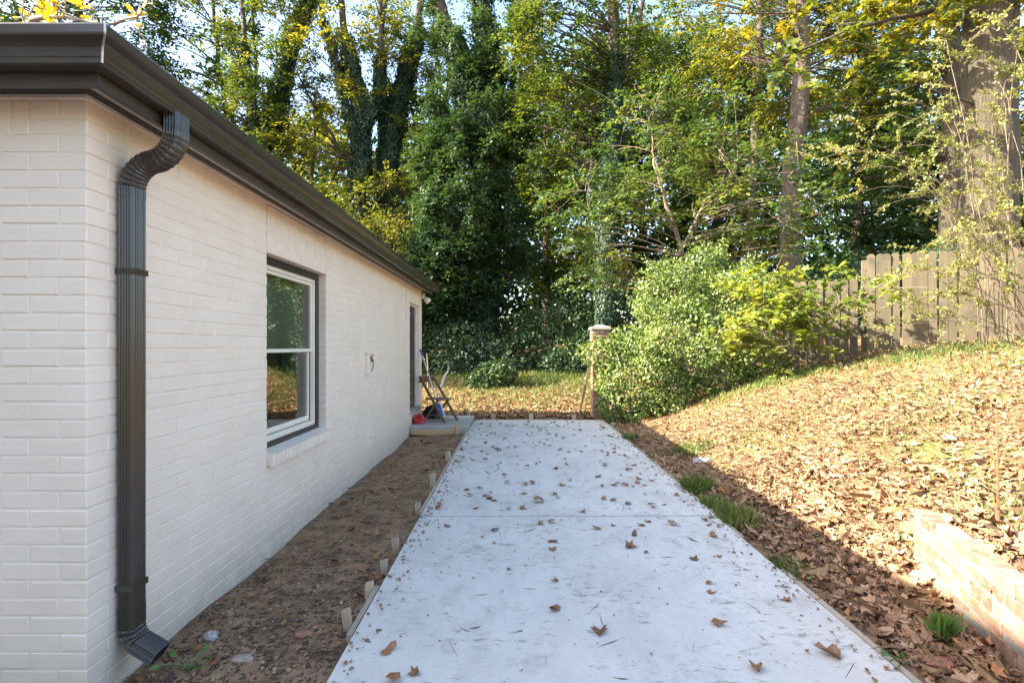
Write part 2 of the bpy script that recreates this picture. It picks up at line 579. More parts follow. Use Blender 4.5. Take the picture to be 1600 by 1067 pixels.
def chamfer_box(x0, x1, y0, y1, z0, z1, c):
    xs, ys, zs = (x0, x1), (y0, y1), (z0, z1)
    idx, V = {}, []
    for i in (0, 1):
        for j in (0, 1):
            for k in (0, 1):
                sx, sy, sz = (1 - 2 * i), (1 - 2 * j), (1 - 2 * k)
                for ax in range(3):
                    p = [xs[i] + sx * c, ys[j] + sy * c, zs[k] + sz * c]
                    p[ax] = (xs[i], ys[j], zs[k])[ax]
                    idx[(i, j, k, ax)] = len(V)
                    V.append(tuple(p))
    Fs = []
    q = [(0, 0), (1, 0), (1, 1), (0, 1)]
    for s_ in (0, 1):
        for ax in range(3):
            cor = []
            for a, b in q:
                t = [0, 0, 0]
                t[ax] = s_
                t[(ax + 1) % 3] = a
                t[(ax + 2) % 3] = b
                cor.append(idx[(t[0], t[1], t[2], ax)])
            Fs.append(tuple(cor) if s_ else tuple(cor[::-1]))
    for ax in range(3):
        for a, b in q:
            t0, t1 = [0, 0, 0], [0, 0, 0]
            t0[(ax + 1) % 3] = t1[(ax + 1) % 3] = a
            t0[(ax + 2) % 3] = t1[(ax + 2) % 3] = b
            t1[ax] = 1
            a1, a2 = (ax + 1) % 3, (ax + 2) % 3
            f = (idx[(*t0, a1)], idx[(*t1, a1)], idx[(*t1, a2)], idx[(*t0, a2)])
            if (a + b) % 2 == 0:
                f = f[::-1]
            Fs.append(f)
    for i in (0, 1):
        for j in (0, 1):
            for k in (0, 1):
                f = (idx[(i, j, k, 0)], idx[(i, j, k, 1)], idx[(i, j, k, 2)])
                if (i + j + k) % 2 == 0:
                    f = f[::-1]
                Fs.append(f)
    return V, Fs


def np_mesh(name, V, tri_or_quad):
    """fast mesh: V (n,3), faces (m,k) all of one size"""
    Fa = np.asarray(tri_or_quad, dtype=np.int32)
    me = bpy.data.meshes.new(name)
    me.vertices.add(len(V))
    me.vertices.foreach_set('co', np.ascontiguousarray(V, dtype=np.float32).ravel())
    me.loops.add(Fa.size)
    me.loops.foreach_set('vertex_index', Fa.ravel())
    me.polygons.add(len(Fa))
    me.polygons.foreach_set('loop_start', np.arange(0, Fa.size, Fa.shape[1], dtype=np.int32))
    me.polygons.foreach_set('loop_total', np.full(len(Fa), Fa.shape[1], dtype=np.int32))
    me.update(calc_edges=True)
    return me


# leaf outlines: (x across, y along, z fold), fan or quad
SHAPES = {
    'diamond': (np.array([(0, 0, 0), (0.30, 0.42, 0.07), (0, 1, -0.05), (-0.30, 0.42, 0.07)]), [(0, 1, 2, 3)]),
    'oval': (np.array([(0, 0, 0), (0.26, 0.28, 0.06), (0.24, 0.66, 0.06), (0, 1, -0.06), (-0.24, 0.66, 0.06), (-0.26, 0.28, 0.06)]),
             [(0, 1, 2, 3), (0, 3, 4, 5)]),
    'maple': (np.array([(0, 0, 0), (0.42, -0.02, 0.05), (0.34, 0.22, 0.04), (0.56, 0.48, 0.0), (0.24, 0.52, 0.03), (0, 1.0, -0.04),
                        (-0.24, 0.52, 0.03), (-0.56, 0.48, 0.0), (-0.34, 0.22, 0.04), (-0.42, -0.02, 0.05)]),
              [(0, 1, 2), (0, 2, 3), (0, 3, 4), (0, 4, 5), (0, 5, 6), (0, 6, 7), (0, 7, 8), (0, 8, 9)]),
    'dead': (np.array([(0, 0, 0), (.34, .06, .02), (.47, .38, .0), (.27, .55, .05), (.33, .86, .02), (.02, 1.0, .0), (-.30, .80, .03), (-.46, .50, .0), (-.36, .12, .03)]),
             [(0, 1, 2), (0, 2, 3), (0, 3, 4), (0, 4, 5), (0, 5, 6), (0, 6, 7), (0, 7, 8)]),
    'straw': (np.array([(-0.008, 0, 0), (0.008, 0, 0), (0.007, 0.6, 0.03), (-0.004, 1.0, 0.08)]), [(0, 1, 2, 3)]),
    'blade': (np.array([(-0.015, 0, 0), (0.015, 0, 0), (0.012, 0.55, 0.08), (-0.006, 0.95, 0.34)]), [(0, 1, 2, 3)]),
}


def unit(a):
    return a / np.maximum(np.linalg.norm(a, axis=-1, keepdims=True), 1e-9)


def leaves_mesh(name, C, tip, nrm, size, shape='diamond', curl=0.0):
    base, faces = SHAPES[shape]
    n = len(C)
    tip = unit(tip)
    side = unit(np.cross(tip, nrm))
    up = np.cross(side, tip)
    k = len(base)
    size = np.broadcast_to(np.asarray(size, float), (n,))
    b = np.repeat(base[None], n, 0).copy()
    if curl:
        cv = RNG.normal(0.6, 0.6, n) * curl
        cs = RNG.normal(0.5, 0.7, n) * curl
        b[:, :, 2] += cv[:, None] * (b[:, :, 1] - 0.4) ** 2 * 1.6 + cs[:, None] * b[:, :, 0] ** 2 * 2.4
        b[:, :, 2] += RNG.normal(0, 0.06, (n, k)) * min(1, curl * 2)
        b[:, :, 0] *= RNG.uniform(0.6, 1.1, n)[:, None]
    V = C[:, None] + size[:, None, None] * (b[:, :, 0:1] * side[:, None] + b[:, :, 1:2] * tip[:, None] + b[:, :, 2:3] * up[:, None])
    fa = np.array(faces, dtype=np.int32)
    Fa = (fa[None] + (np.arange(n, dtype=np.int32) * k)[:, None, None]).reshape(-1, fa.shape[1])
    return np_mesh(name, V.reshape(-1, 3), Fa)


def rand_dirs(n, bias=(0, 0, 0), spread=1.0):
    return unit(RNG.normal(0, spread, (n, 3)) + np.array(bias))


# ------------------------------------------------------------------ terrain
def lump(x, y):
    return (np.sin(x * 2.1 + 1.3 * np.sin(y * 1.7)) + np.sin(y * 2.9 + x * 1.1 + 0.7) + 0.6 * np.sin(x * 5.3 - y * 4.1) + 0.5 * np.sin(x * 9.7 + y * 7.9)) / 3.1


W_A, W_B = np.array([2.56, 3.42]), np.array([1.95, 1.55])      # brick edging: far end, near end (beyond the frame)


def gz(x, y):
    x = np.asarray(x, float)
    y = np.asarray(y, float)
    t = np.maximum(x - 2.25, 0)
    te = t * t / (t + 0.6)
    bank = 2.0 * (1 - np.exp(-te / 3.5))
    yard = 0.105 * np.maximum(y - 11.6, 0)
    yard = np.where(yard > 1.2, 1.2 + 0.25 * (yard - 1.2), yard)
    yard = np.minimum(yard, 3.0)
    bank = bank * np.where(y > 11.5, np.exp(-(np.maximum(y - 11.5, 0)) / 30), 1)
    # raised bed held by the brick edging
    xe = W_A[0] + (y - W_A[1]) * (W_A[0] - W_B[0]) / (W_A[1] - W_B[1])
    side = np.clip((x - xe - 0.04) / 0.05, 0, 1)
    endf = np.clip((3.55 - y) / 0.25, 0, 1)
    bed = np.maximum(0.45 - bank, 0) * side * endf
    fill = np.maximum(0.45 - bank, 0) * np.clip((x - xe - 0.02) / 0.35, 0, 1) * np.exp(-np.maximum(y - 3.3, 0) / 0.8) * (y >= 3.3)
    heap = 0.11 * np.exp(-((x - xe + 0.16) / 0.15) ** 2) * np.clip((3.9 - y) / .5, 0, 1) * (x < xe + .02)
    z = bank + np.maximum(bed, fill * (1 - endf)) + yard + heap
    # beside and under the slab
    under = (x > -0.87) & (x < 1.80) & (y < 11.15)
    z = np.where(under, -0.16, z)
    left = (x <= -0.87) & (y < 11.3)
    lz = -0.06 - 0.085 * np.clip((-0.87 - x) / 1.0, 0, 1.2)
    z = np.where(left, lz, z)
    rs = (x >= 1.80) & (x < 2.4) & (y < 11.15)
    z = np.where(rs, z - 0.045 * np.clip((2.4 - x) / 0.55, 0, 1), z)
    amp = np.where(under, 0, np.where(left, 0.028, 0.035))
    return z + amp * lump(x, y)


def axis(lo, f0, f1, hi, step):
    fine = list(np.arange(f0, f1, step))
    out, s_, p = [], step, f1
    while p < hi:
        out.append(p)
        s_ *= 1.22
        p += s_
    inn, s_, p = [], step, f0 - step
    while p > lo:
        inn.append(p)
        s_ *= 1.22
        p -= s_
    return np.array(sorted(inn) + fine + out)


gx = np.unique(np.round(np.concatenate([axis(-400, -2.2, 4.2, 400, 0.06), [-0.88, -0.86, 1.79, 1.81], np.arange(4.2, 11, .12)]), 3))
gy = np.unique(np.round(np.concatenate([axis(-60, 1.2, 11.6, 600, 0.09), [11.12, 11.16], np.arange(11.6, 24, .25)]), 3))
XX, YY = np.meshgrid(gx, gy)
ZZ = gz(XX, YY)
nx_, ny_ = len(gx), len(gy)
ii = (np.arange(ny_ - 1)[:, None] * nx_ + np.arange(nx_ - 1)[None]).ravel()
gm = np_mesh('ground', np.stack([XX, YY, ZZ], -1).reshape(-1, 3), np.stack([ii, ii + 1, ii + nx_ + 1, ii + nx_], 1))
gm.polygons.foreach_set('use_smooth', np.ones(len(gm.polygons), bool))
tag(link('ground', gm, M['ground']), 'bare soil and leaf covered ground sloping up to the fence', None, None, 'structure')

# ------------------------------------------------------------------ driveway slabs
drv = thing('driveway', 'pale concrete driveway strewn with brown leaves', None, kind='structure')
DX0, DX1 = -0.85, 1.78
for a, b in ((-14.0, -7.6), (-7.58, -3.47), (-3.45, 0.67), (0.690, 4.812), (4.844, 8.96), (8.995, 11.10)):
    mb = MB()
    mb.box(DX0, DX1, a, b, -0.12, 0.0, 0.006)
    mb.build('concrete_slab', M['concrete'], drv)
mb = MB()
mb.box(DX0 + 0.01, DX1 - 0.01, -13.9, 11.09, -0.14, -0.008)
mb.build('joint_filler', M['joint'], drv)

# ------------------------------------------------------------------ garage
WX, WY, WE, WW = -1.93, 2.445, 11.16, -9.2      # right face, front face, far end, left end
HC, PITCH = 0.080, 0.262                          # brick course and pitch
BL, BH, BD = 0.253, 0.0715, 0.12
ZS0 = 2.442                                       # foot of the soldier course
ZTOP = 2.602
WIN = (4.22, 5.54, 0.658, 2.226)
DOOR = (9.92, 10.86, 0.32, 2.295)
gar = thing('garage', 'white painted brick garage with black gutter beside the driveway', 'garage', (WX, WY, 0))
GO = np.array([WX, WY, 0.0])


def gpart(mb, name, mat, parent=None, smooth=False):
    """a part of the garage, given in world coordinates"""
    mb.v = [(p[0] - WX, p[1] - WY, p[2]) for p in mb.v]
    return mb.build(name, mat, parent or gar, smooth)


RC = 0.0042   # joints lie this far behind the brick faces
mb = MB()     # side wall core: piers, below and above the openings
zb = -0.4
x0, x1 = WX - 0.11, WX - RC
mb.box(x0, x1, WY + 0.11, WIN[0] - .005, zb, 2.63)
mb.box(x0, x1 - .001, WIN[0] - .006, WIN[1] + .006, zb, WIN[2] - 0.09)
mb.box(x0, x1 - 0.012, WIN[0], WIN[1], WIN[3], 2.63)
mb.box(x0, x1, WIN[1] + .005, DOOR[0] - .005, zb, 2.63)
mb.box(x0, x1 - .001, DOOR[0] - .006, DOOR[1] + .006, zb, DOOR[2] - 0.06)
mb.box(x0, x1 - 0.012, DOOR[0], DOOR[1], DOOR[3], 2.63)
mb.box(x0, x1, DOOR[1] + .005, WE, zb, 2.63)
side_wall = gpart(mb, 'wall', M['paint'])
mb = MB()
mb.box(WW, WX - 0.0055, WY + RC, WY + 0.11, zb, 2.63)
front_wall = gpart(mb, 'wall', M['paint'])
mb = MB()
mb.box(WW, x0, WE - 0.11, WE, zb, 2.63)
mb.box(WW, WW + 0.11, WY + 0.11, WE - 0.11, zb, 2.63)
gpart(mb, 'wall', M['paint'])
mb = MB()
mb.box(WW + 0.11, x0, WY + 0.11, WE - 0.11, -0.02, 0.02)
gpart(mb, 'floor', M['dark_in'])
mb = MB()
mb.box(WW + 0.11, x0, WY + 0.11, WE - 0.11, 2.52, 2.56)
mb.box(-2.95, -2.85, WY + 0.11, WE - 0.11, 0.02, 2.52)
gpart(mb, 'ceiling', M['dark_in'])

# bricks ----------------------------------------------------------------
bricks = []    # (wall, x0, x1, y0, y1, z0, z1)


def opening_at(y0, y1, z0, z1):
    for o in (WIN, DOOR):
        zlo = o[2] - (0.09 if o is WIN else 0.06)
        if y1 > o[0] + 0.001 and y0 < o[1] - 0.001 and z1 > zlo + 0.01:
            return True
    return False


nc = 35
for i in range(nc):
    z1 = ZS0 - i * HC
    z0 = z1 - BH
    full_front = (i % 2 == 1)
    # corner brick
    if full_front:
        bricks.append((0, WX - BL, WX, WY, WY + BD, z0, z1))
        fx = WX - BL - (PITCH - BL)
        sy = WY + BD + (PITCH - BL)
    else:
        bricks.append((0, WX - BD, WX, WY, WY + BL, z0, z1))
        fx = WX - BD - (PITCH - BL)
        sy = WY + BL + (PITCH - BL)
    for k in range(4):     # front wall, to just beyond the frame and a little more
        bricks.append((0, fx - BL, fx, WY, WY + 0.10, z0, z1))
        fx -= PITCH
    for seg in ((sy, WIN[0]), (WIN[1], DOOR[0]), (DOOR[1], WE)):
        # course phase runs through the whole wall
        y = sy
        while y < seg[1]:
            a, b = max(y, seg[0]), min(y + BL, seg[1])
            if b - a > 0.035:
                bricks.append((1, WX - 0.10, WX, a, b, z0, z1))
            y += PITCH
    # below the window and the door
    for o in (WIN, DOOR):
        zlo = o[2] - (0.095 if o is WIN else 0.065)
        if z1 <= zlo:
            y = sy
            while y < o[1]:
                a, b = max(y, o[0] + 0.0), min(y + BL, o[1])
                if b - a > 0.035:
                    bricks.append((1, WX - 0.10, WX, a, b, z0, z1))
                y += PITCH
# soldier course under the eave, with two plain courses at the corner
for j in range(2):
    z0 = ZS0 + 0.0085 + j * HC
    if j == 0:
        bricks.append((0, WX - BL, WX, WY, WY + BD, z0, z0 + BH))
        bricks.append((1, WX - 0.10, WX, WY + BD + .009, WY + PITCH - .009, z0, z0 + BH))
    else:
        bricks.append((0, WX - BD, WX, WY, WY + BL, z0, z0 + BH))
        bricks.append((0, WX - BL, WX - BD - .009, WY, WY + .1, z0, z0 + BH))
y = WY + PITCH
while y < WE:
    a, b = y, min(y + 0.0725, WE)
    if not (b > WIN[0] and a < WIN[1]) and not (b > DOOR[0] and a < DOOR[1]) and b - a > .03:
        bricks.append((1, WX - 0.10, WX, a, b, ZS0 + 0.0085, ZTOP))
    y += 0.082
xx = WX - PITCH
for k in range(14):
    bricks.append((0, xx - 0.0725, xx, WY, WY + 0.10, ZS0 + 0.0085, ZTOP))
    xx -= 0.082


def px_area(b):
    _, x0, x1, y0, y1, z0, z1 = b
    if z1 < -0.13:
        return 0
    if b[0] == 0:
        d = y0
        lo = 806 + x0 / d * F
        hi = 806 + x1 / d * F
        lo = max(lo, 0)
        w = hi - lo + (0 if x1 < WX - .001 else abs(x1) * F * (1 / y0 - 1 / y1))
        yb = 541 - (z0 - CAMZ) / d * F
        if w <= 0 or 541 - (z1 - CAMZ) / d * F > 1067:
            return 0
        return w * (z1 - z0) / d * F
    w = abs(x1) * F * (1 / y0 - 1 / y1)
    ym = (y0 + y1) / 2
    if 541 - (z1 - CAMZ) / ym * F > 1067:
        return 0
    return w * (z1 - z0) / ym * F


bricks.sort(key=px_area, reverse=True)
brick_cache = {}


def brick_mesh(dx, dy, dz, ch=0.004, jit=0.0012):
    key = (round(dx, 3), round(dy, 3), round(dz, 3), random.randrange(3))
    if key not in brick_cache:
        v, f = chamfer_box(-dx / 2, dx / 2, -dy / 2, dy / 2, -dz / 2, dz / 2, ch)
        v = [(p[0] + random.uniform(-jit, jit), p[1] + random.uniform(-jit, jit), p[2] + random.uniform(-jit, jit) * 1.6) for p in v]
        me = bpy.data.meshes.new('brick')
        me.from_pydata(v, [], f)
        me.update()
        brick_cache[key] = me
    return brick_cache[key]


rest = {0: MB(), 1: MB()}
for n, b in enumerate(bricks):
    w, bx0, bx1, by0, by1, bz0, bz1 = b
    off = random.uniform(-0.0016, 0.0012)
    if n < 300:
        me = brick_mesh(bx1 - bx0, by1 - by0, bz1 - bz0)
        o = link('brick', me, M['paint'], side_wall if w else front_wall)
        o.location = ((bx0 + bx1) / 2 - WX + (off if w else 0), (by0 + by1) / 2 - WY - (0 if w else off), (bz0 + bz1) / 2)
        o.rotation_euler = (0, random.uniform(-.004, .004) if not w else 0, random.uniform(-.003, .003))
    else:
        v, f = chamfer_box(bx0 + (off if w else 0), bx1 + (off if w else 0), by0, by1, bz0, bz1, 0.004)
        rest[w].add([(p[0] + random.uniform(-.001, .001), p[1], p[2] + random.uniform(-.0015, .0015)) for p in v], f)
o = gpart(rest[1], 'brick_courses', M['paint'], side_wall)
o['kind'] = 'stuff'
o = gpart(rest[0], 'brick_courses', M['paint'], front_wall)
o['kind'] = 'stuff'

# eave ------------------------------------------------------------------
mb = MB()     # frieze strip above the bricks
mb.box(WX - 0.05, WX + 0.012, WY + 0.003, WE, ZTOP + 0.006, 2.632, 0.004)
mb.box(WW, WX + 0.009, WY - 0.012, WY + 0.04, ZTOP + 0.004, 2.630, 0.004)
gpart(mb, 'frieze', M['trim_white'])
OF, OFI = 0.215, 0.19


def ring(mb, prof, ye):
    """extrude a profile of (outset, z) along the right eave and round the front corner"""
    n = len(prof)
    V = []
    for o_, z in prof:
        V.append((WX + o_, ye, z))
    for o_, z in prof:
        V.append((WX + o_, WY - o_, z))
    for o_, z in prof:
        V.append((WW, WY - o_, z))
    fs = []
    for s_ in range(2):
        for i in range(n):
            j = (i + 1) % n
            fs.append((s_ * n + i, s_ * n + j, (s_ + 1) * n + j, (s_ + 1) * n + i))
    fs.append(tuple(range(n))[::-1])
    fs.append(tuple(2 * n + i for i in range(n)))
    mb.add(V, fs)


mb = MB()
ring(mb, [(OFI, 2.566), (OF, 2.566), (OF, 2.745), (OFI, 2.745)], WE + 0.06)
gpart(mb, 'fascia', M['fascia'])
mb = MB()
ring(mb, [(-0.08, 2.634), (OFI - 0.001, 2.634), (OFI - 0.001, 2.65), (-0.08, 2.65)], WE + 0.05)
gpart(mb, 'soffit', M['soffit'])
mb = MB()
ring(mb, [(0.012, 2.628), (0.052, 2.628), (0.052, 2.6335), (0.012, 2.6335)], WE + 0.04)
gpart(mb, 'soffit_vent', M['black'])
mb = MB()
gp = [(0.2165, 2.752), (0.2165, 2.622), (0.222, 2.617), (0.288, 2.617), (0.292, 2.622), (0.293, 2.640), (0.296, 2.645), (0.298, 2.662),
      (0.303, 2.678), (0.314, 2.692), (0.328, 2.701), (0.338, 2.708), (0.340, 2.716), (0.340, 2.747), (0.337, 2.754), (0.331, 2.757),
      (0.320, 2.756), (0.318, 2.750), (0.322, 2.747), (0.333, 2.747), (0.335, 2.718), (0.31, 2.698), (0.292, 2.664), (0.286, 2.624), (0.222, 2.624), (0.222, 2.752)]
ring(mb, gp, WE + 0.10)
gutter = gpart(mb, 'gutter', M['bronze'])
mb = MB()
mb.box(WX + 0.2155, WX + 0.3415, WE + 0.098, WE + 0.104, 2.616, 2.758, 0.002)
gpart(mb, 'end_cap', M['bronze'], gutter)
mb = MB()     # mitre seam at the corner
seam = [(0.2935, 2.620), (0.2995, 2.660), (0.305, 2.678), (0.316, 2.691), (0.340, 2.708), (0.3425, 2.716), (0.3425, 2.749), (0.333, 2.7595)]
mb.tube([(WX + o_ - 0.001, WY - o_ + 0.001, z) for o_, z in seam], 0.0042, 5)
gpart(mb, 'mitre_seam', M['steel'], gutter)
# hip roof
mb = MB()
ox, oy0, oy1, ow = WX + 0.23, WY - 0.23, WE + 0.23, WW - 0.23
mid, half = (ox + ow) / 2, (ox - ow) / 2
zr = 2.765 + half * 0.34
mb.add([(ox, oy0, 2.765), (ox, oy1, 2.765), (ow, oy1, 2.765), (ow, oy0, 2.765), (mid, oy0 + half, zr), (mid, oy1 - half, zr),
        (ox, oy0, 2.746), (ox, oy1, 2.746), (ow, oy1, 2.746), (ow, oy0, 2.746)],
       [(0, 1, 5, 4), (1, 2, 5), (2, 3, 4, 5), (3, 0, 4), (6, 7, 1, 0), (7, 8, 2, 1), (8, 9, 3, 2), (9, 6, 0, 3), (9, 8, 7, 6)])
gpart(mb, 'roof', M['shingle'])

# unseen house, added left of the camera to shade front wall and near drive
hs = thing('added_shade_house', 'unseen white house added left of the garage to shade the drive', 'house', (-5.85, 1.7, 0))
HXE, HYE = -5.85, 1.70


def hpart(mb, name, mat, parent=None):
    mb.v = [(p[0] - HXE, p[1] - HYE, p[2]) for p in mb.v]
    return mb.build(name, mat, parent or hs)


mb = MB()
mb.box(-17, HXE, -15, HYE, -.4, 5.33)
hwall = hpart(mb, 'wall', M['paint'])
mb = MB()
mb.add([(-5.6, 1.9, 5.5), (-5.6, -15.2, 5.5), (-17.2, -15.2, 5.5), (-17.2, 1.9, 5.5), (-11.4, -3.9, 7.4), (-11.4, -9.4, 7.4),
        (-5.6, 1.9, 5.33), (-5.6, -15.2, 5.33), (-17.2, -15.2, 5.33), (-17.2, 1.9, 5.33)],
       [(0, 1, 5, 4), (1, 2, 5), (2, 3, 4, 5), (3, 0, 4), (6, 7, 1, 0), (7, 8, 2, 1), (8, 9, 3, 2), (9, 6, 0, 3), (9, 8, 7, 6)])
hpart(mb, 'roof', M['shingle'])
for yw in (-2.2, -6.5, -10.8):
    for zw in (0.9, 3.5):
        mb = MB()
        for fr in ((yw - .5, yw - .42, zw, zw + 1.4), (yw + .42, yw + .5, zw, zw + 1.4), (yw - .42, yw + .42, zw, zw + .08), (yw - .42, yw + .42, zw + 1.32, zw + 1.4), (yw - .42, yw + .42, zw + .66, zw + .74)):
            mb.box(HXE - .02, HXE + .03, *fr)
        w_ = hpart(mb, 'window', M['vinyl'])
        mb = MB()
        mb.box(HXE - .02, HXE + .008, yw - .42, yw + .42, zw + .08, zw + 1.32)
        hpart(mb, 'pane', M['black'], w_)

# downspout -------------------------------------------------------------
DSW, DSD = 0.083, 0.109


def ds_section(sx=1.0, sy=1.0, rib=0.0055):
    """corrugated rectangle in (across x, along y)"""
    out = []
    hw, hd, r = DSW / 2, DSD / 2, 0.008
    def side(n, length):
        k = np.linspace(-1, 1, n)
        return k * (length - r), rib * (0.5 + 0.5 * np.cos(np.linspace(-1, 1, n) * pi * 5))
    p, h = side(33, hw)
    for a, b in zip(p, h):
        out.append((a, -hd + rib - b))
    p, h = side(33, hd)
    for a, b in zip(p, h):
        out.append((hw - rib + b, a))
    p, h = side(33, hw)
    for a, b in zip(p[::-1], h):
        out.append((a, hd - rib + b))
    p, h = side(33, hd)
    for a, b in zip(p[::-1], h):
        out.append((-hw + rib - b, a))
    return [(a * sx, b * sy) for a, b in out]


def sweep(mb, path, scales, yc, closed_end=False):
    """sweep the section along a path of (x, z) at depth yc; scales pinches sections"""
    path = np.array(path, float)
    t = np.gradient(path, axis=0)
    t /= np.linalg.norm(t, axis=1, keepdims=True)
    V, n = [], None
    for (px_, pz_), (tx, tz), sc in zip(path, t, scales):
        sec = ds_section(sc, sc)
        n = len(sec)
        # across vector lies in the x-z plane, at right angles to the path
        ax, az = -tz, tx
        for a, b in sec:
            V.append((px_ + a * ax, yc + b, pz_ + a * az))
    fs = []
    for i in range(len(path) - 1):
        for j in range(n):
            k = (j + 1) % n
            fs.append((i * n + j, i * n + k, (i + 1) * n + k, (i + 1) * n + j))
    mb.add(V, fs)


DY = 2.668
XV, XO = WX + 0.006 + DSW / 2, WX + 0.264
dsp = MB()
sweep(dsp, [(XV, 2.25), (XV, 1.2), (XV, 0.2)], [1, 1, 1], DY)
ds = gpart(dsp, 'downspout', M['bronze'])


def arc_path(p0, p1, n):
    """S curve from vertical to vertical: two arcs of 80 degrees"""
    th = radians(80)
    dx, dz = p1[0] - p0[0], p1[1] - p0[1]
    out = []
    for k in range(n + 1):
        s_ = 2 * k / n
        if s_ <= 1:
            fx, fz = (1 - cos(th * s_)) / (2 * (1 - cos(th))), sin(th * s_) / (2 * sin(th))
        else:
            fx, fz = 1 - (1 - cos(th * (2 - s_))) / (2 * (1 - cos(th))), 1 - sin(th * (2 - s_)) / (2 * sin(th))
        out.append((p0[0] + dx * fx, p0[1] + dz * fz))
    return out


mb = MB()
pth = [(XO, 2.63), (XO, 2.565)] + arc_path((XO, 2.545), (XV, 2.262), 48) + [(XV, 2.24), (XV, 2.225)]
sc = [1.0, 1.0]
for k in range(49):
    s_ = k / 48
    pin = 0.07 if (k % 3 == 1 and (0.03 < s_ < 0.45 or 0.55 < s_ < 0.97)) else 0.0
    sc.append(1.03 - pin)
sc += [1.035, 1.035]
sweep(mb, pth, sc, DY)
gpart(mb, 'elbow', M['bronze'], ds)
mb = MB()
pth = [(XV, 0.235), (XV, 0.20)]
for k in range(13):
    a = k / 12 * radians(62)
    pth.append((XV + 0.075 * (1 - cos(a)), 0.14 - 0.10 * sin(a) * 1.0))
e = pth[-1]
pth += [(e[0] + 0.05, e[1] - 0.030), (e[0] + 0.098, e[1] - 0.060)]
sc = [1.03, 1.03] + [1.03 - (0.07 if k % 3 == 1 else 0) for k in range(13)] + [1.04, 1.05]
sweep(mb, pth, sc, DY)
gpart(mb, 'elbow', M['bronze'], ds)
for zc in (1.862, 0.335):
    mb = MB()
    hw, hd, h = DSW / 2 + 0.0006, DSD / 2 + 0.0006, 0.014
    mb.box(XV - hw, XV + hw, DY - hd - .0015, DY - hd, zc - h, zc + h)
    mb.box(XV + hw, XV + hw + .0015, DY - hd - .0015, DY + hd, zc - h, zc + h)
    mb.box(XV - hw, XV + hw, DY + hd, DY + hd + .0015, zc - h, zc + h)
    gpart(mb, 'strap', M['bronze'], ds)
    mb = MB()
    mb.tube([(XV - .004, DY - hd - .001, zc), (XV - .004, DY - hd - .004, zc)], 0.006, 8)
    gpart(mb, 'screw', M['bronze'], ds)

# window ----------------------------------------------------------------
wy0, wy1, wz0, wz1 = WIN
RX = WX - 0.075          # face of the black casing inside the reveal
mb = MB()
T = 0.062
mb.box(RX - 0.05, RX, wy0, wy1, wz1 - T, wz1, .004)
mb.box(RX - 0.05, RX, wy0, wy1, wz0, wz0 + T, .004)
mb.box(RX - 0.05, RX, wy0, wy0 + T, wz0 + T, wz1 - T, .004)
mb.box(RX - 0.05, RX, wy1 - T, wy1, wz0 + T, wz1 - T, .004)
win = gpart(mb, 'window', M['black'])


def frame(mb, xa, xb, y0, y1, z0, z1, w, wb=None):
    wb = wb or w
    mb.box(xa, xb, y0, y1, z1 - w, z1, .003)
    mb.box(xa, xb, y0, y1, z0, z0 + wb, .003)
    mb.box(xa, xb, y0, y0 + w, z0 + wb, z1 - w, .003)
    mb.box(xa, xb, y1 - w, y1, z0 + wb, z1 - w, .003)


ya, yb, za, zb_ = wy0 + T, wy1 - T, wz0 + T, wz1 - T
zm = 1.462
mb = MB()
frame(mb, RX - 0.055, RX - 0.018, ya, yb, za, zb_, 0.034, 0.045)
gpart(mb, 'frame', M['vinyl'], win)
mb = MB()
frame(mb, RX - 0.060, RX - 0.034, ya + .034, yb - .034, zm - .016, zb_ - .034, 0.030)
gpart(mb, 'sash', M['vinyl'], win)
mb = MB()
frame(mb, RX - 0.090, RX - 0.062, ya + .034, yb - .034, za + .045, zm + .02, 0.038, 0.05)
gpart(mb, 'sash', M['vinyl'], win)
mb = MB()
mb.box(RX - 0.050, RX - 0.046, ya + .06, yb - .06, zm + .010, zb_ - .06)
gpart(mb, 'pane', M['glass'], win)
mb = MB()
mb.box(RX - 0.078, RX - 0.074, ya + .068, yb - .068, za + .09, zm - .012)
gpart(mb, 'pane', M['glass'], win)
mb = MB()     # added olive sheet behind the upper pane, coloured like reflected trees
mb.box(RX - 0.135, RX - 0.132, ya + .03, yb - .03, zm - .01, zb_ - .02)
gpart(mb, 'reflection_sheet', M['reflection_sheet'], win)
# rowlock sill: single bricks on edge
yy = wy0 + 0.002
while yy < wy1 + 0.02:
    mb = MB()
    w_ = 0.0705
    v, f = chamfer_box(-0.075, 0.075, -w_ / 2, w_ / 2, -0.045, 0.045, 0.004)
    v = [(p[0] + random.uniform(-.0012, .0012), p[1] + random.uniform(-.001, .001), p[2] - 0.20 * p[0] + random.uniform(-.0015, .0015)) for p in v]
    mb.add([(p[0] + WX - 0.028, p[1] + yy + w_ / 2, p[2] + wz0 - 0.034) for p in v], f)
    gpart(mb, 'sill_brick', M['paint'], win)
    yy += 0.0795

# panels above the window and the door --------------------------------
def bead_panel(y0, y1, z0, z1):
    p = MB()
    frame(p, WX - 0.02, WX + 0.006, y0 + .002, y1 - .002, z0 + .002, z1 - .004, 0.022)
    par = gpart(p, 'lintel_panel', M['trim_white'])
    y_ = y0 + 0.024
    while y_ < y1 - 0.03:
        q = MB()
        q.box(WX - 0.022, WX - 0.004, y_, min(y_ + 0.0465, y1 - .024), z0 + 0.024, z1 - 0.026, 0.003)
        gpart(q, 'plank', M['panel'], par)
        y_ += 0.048


bead_panel(WIN[0], WIN[1], WIN[3], ZTOP)
bead_panel(DOOR[0], DOOR[1], DOOR[3], ZTOP)

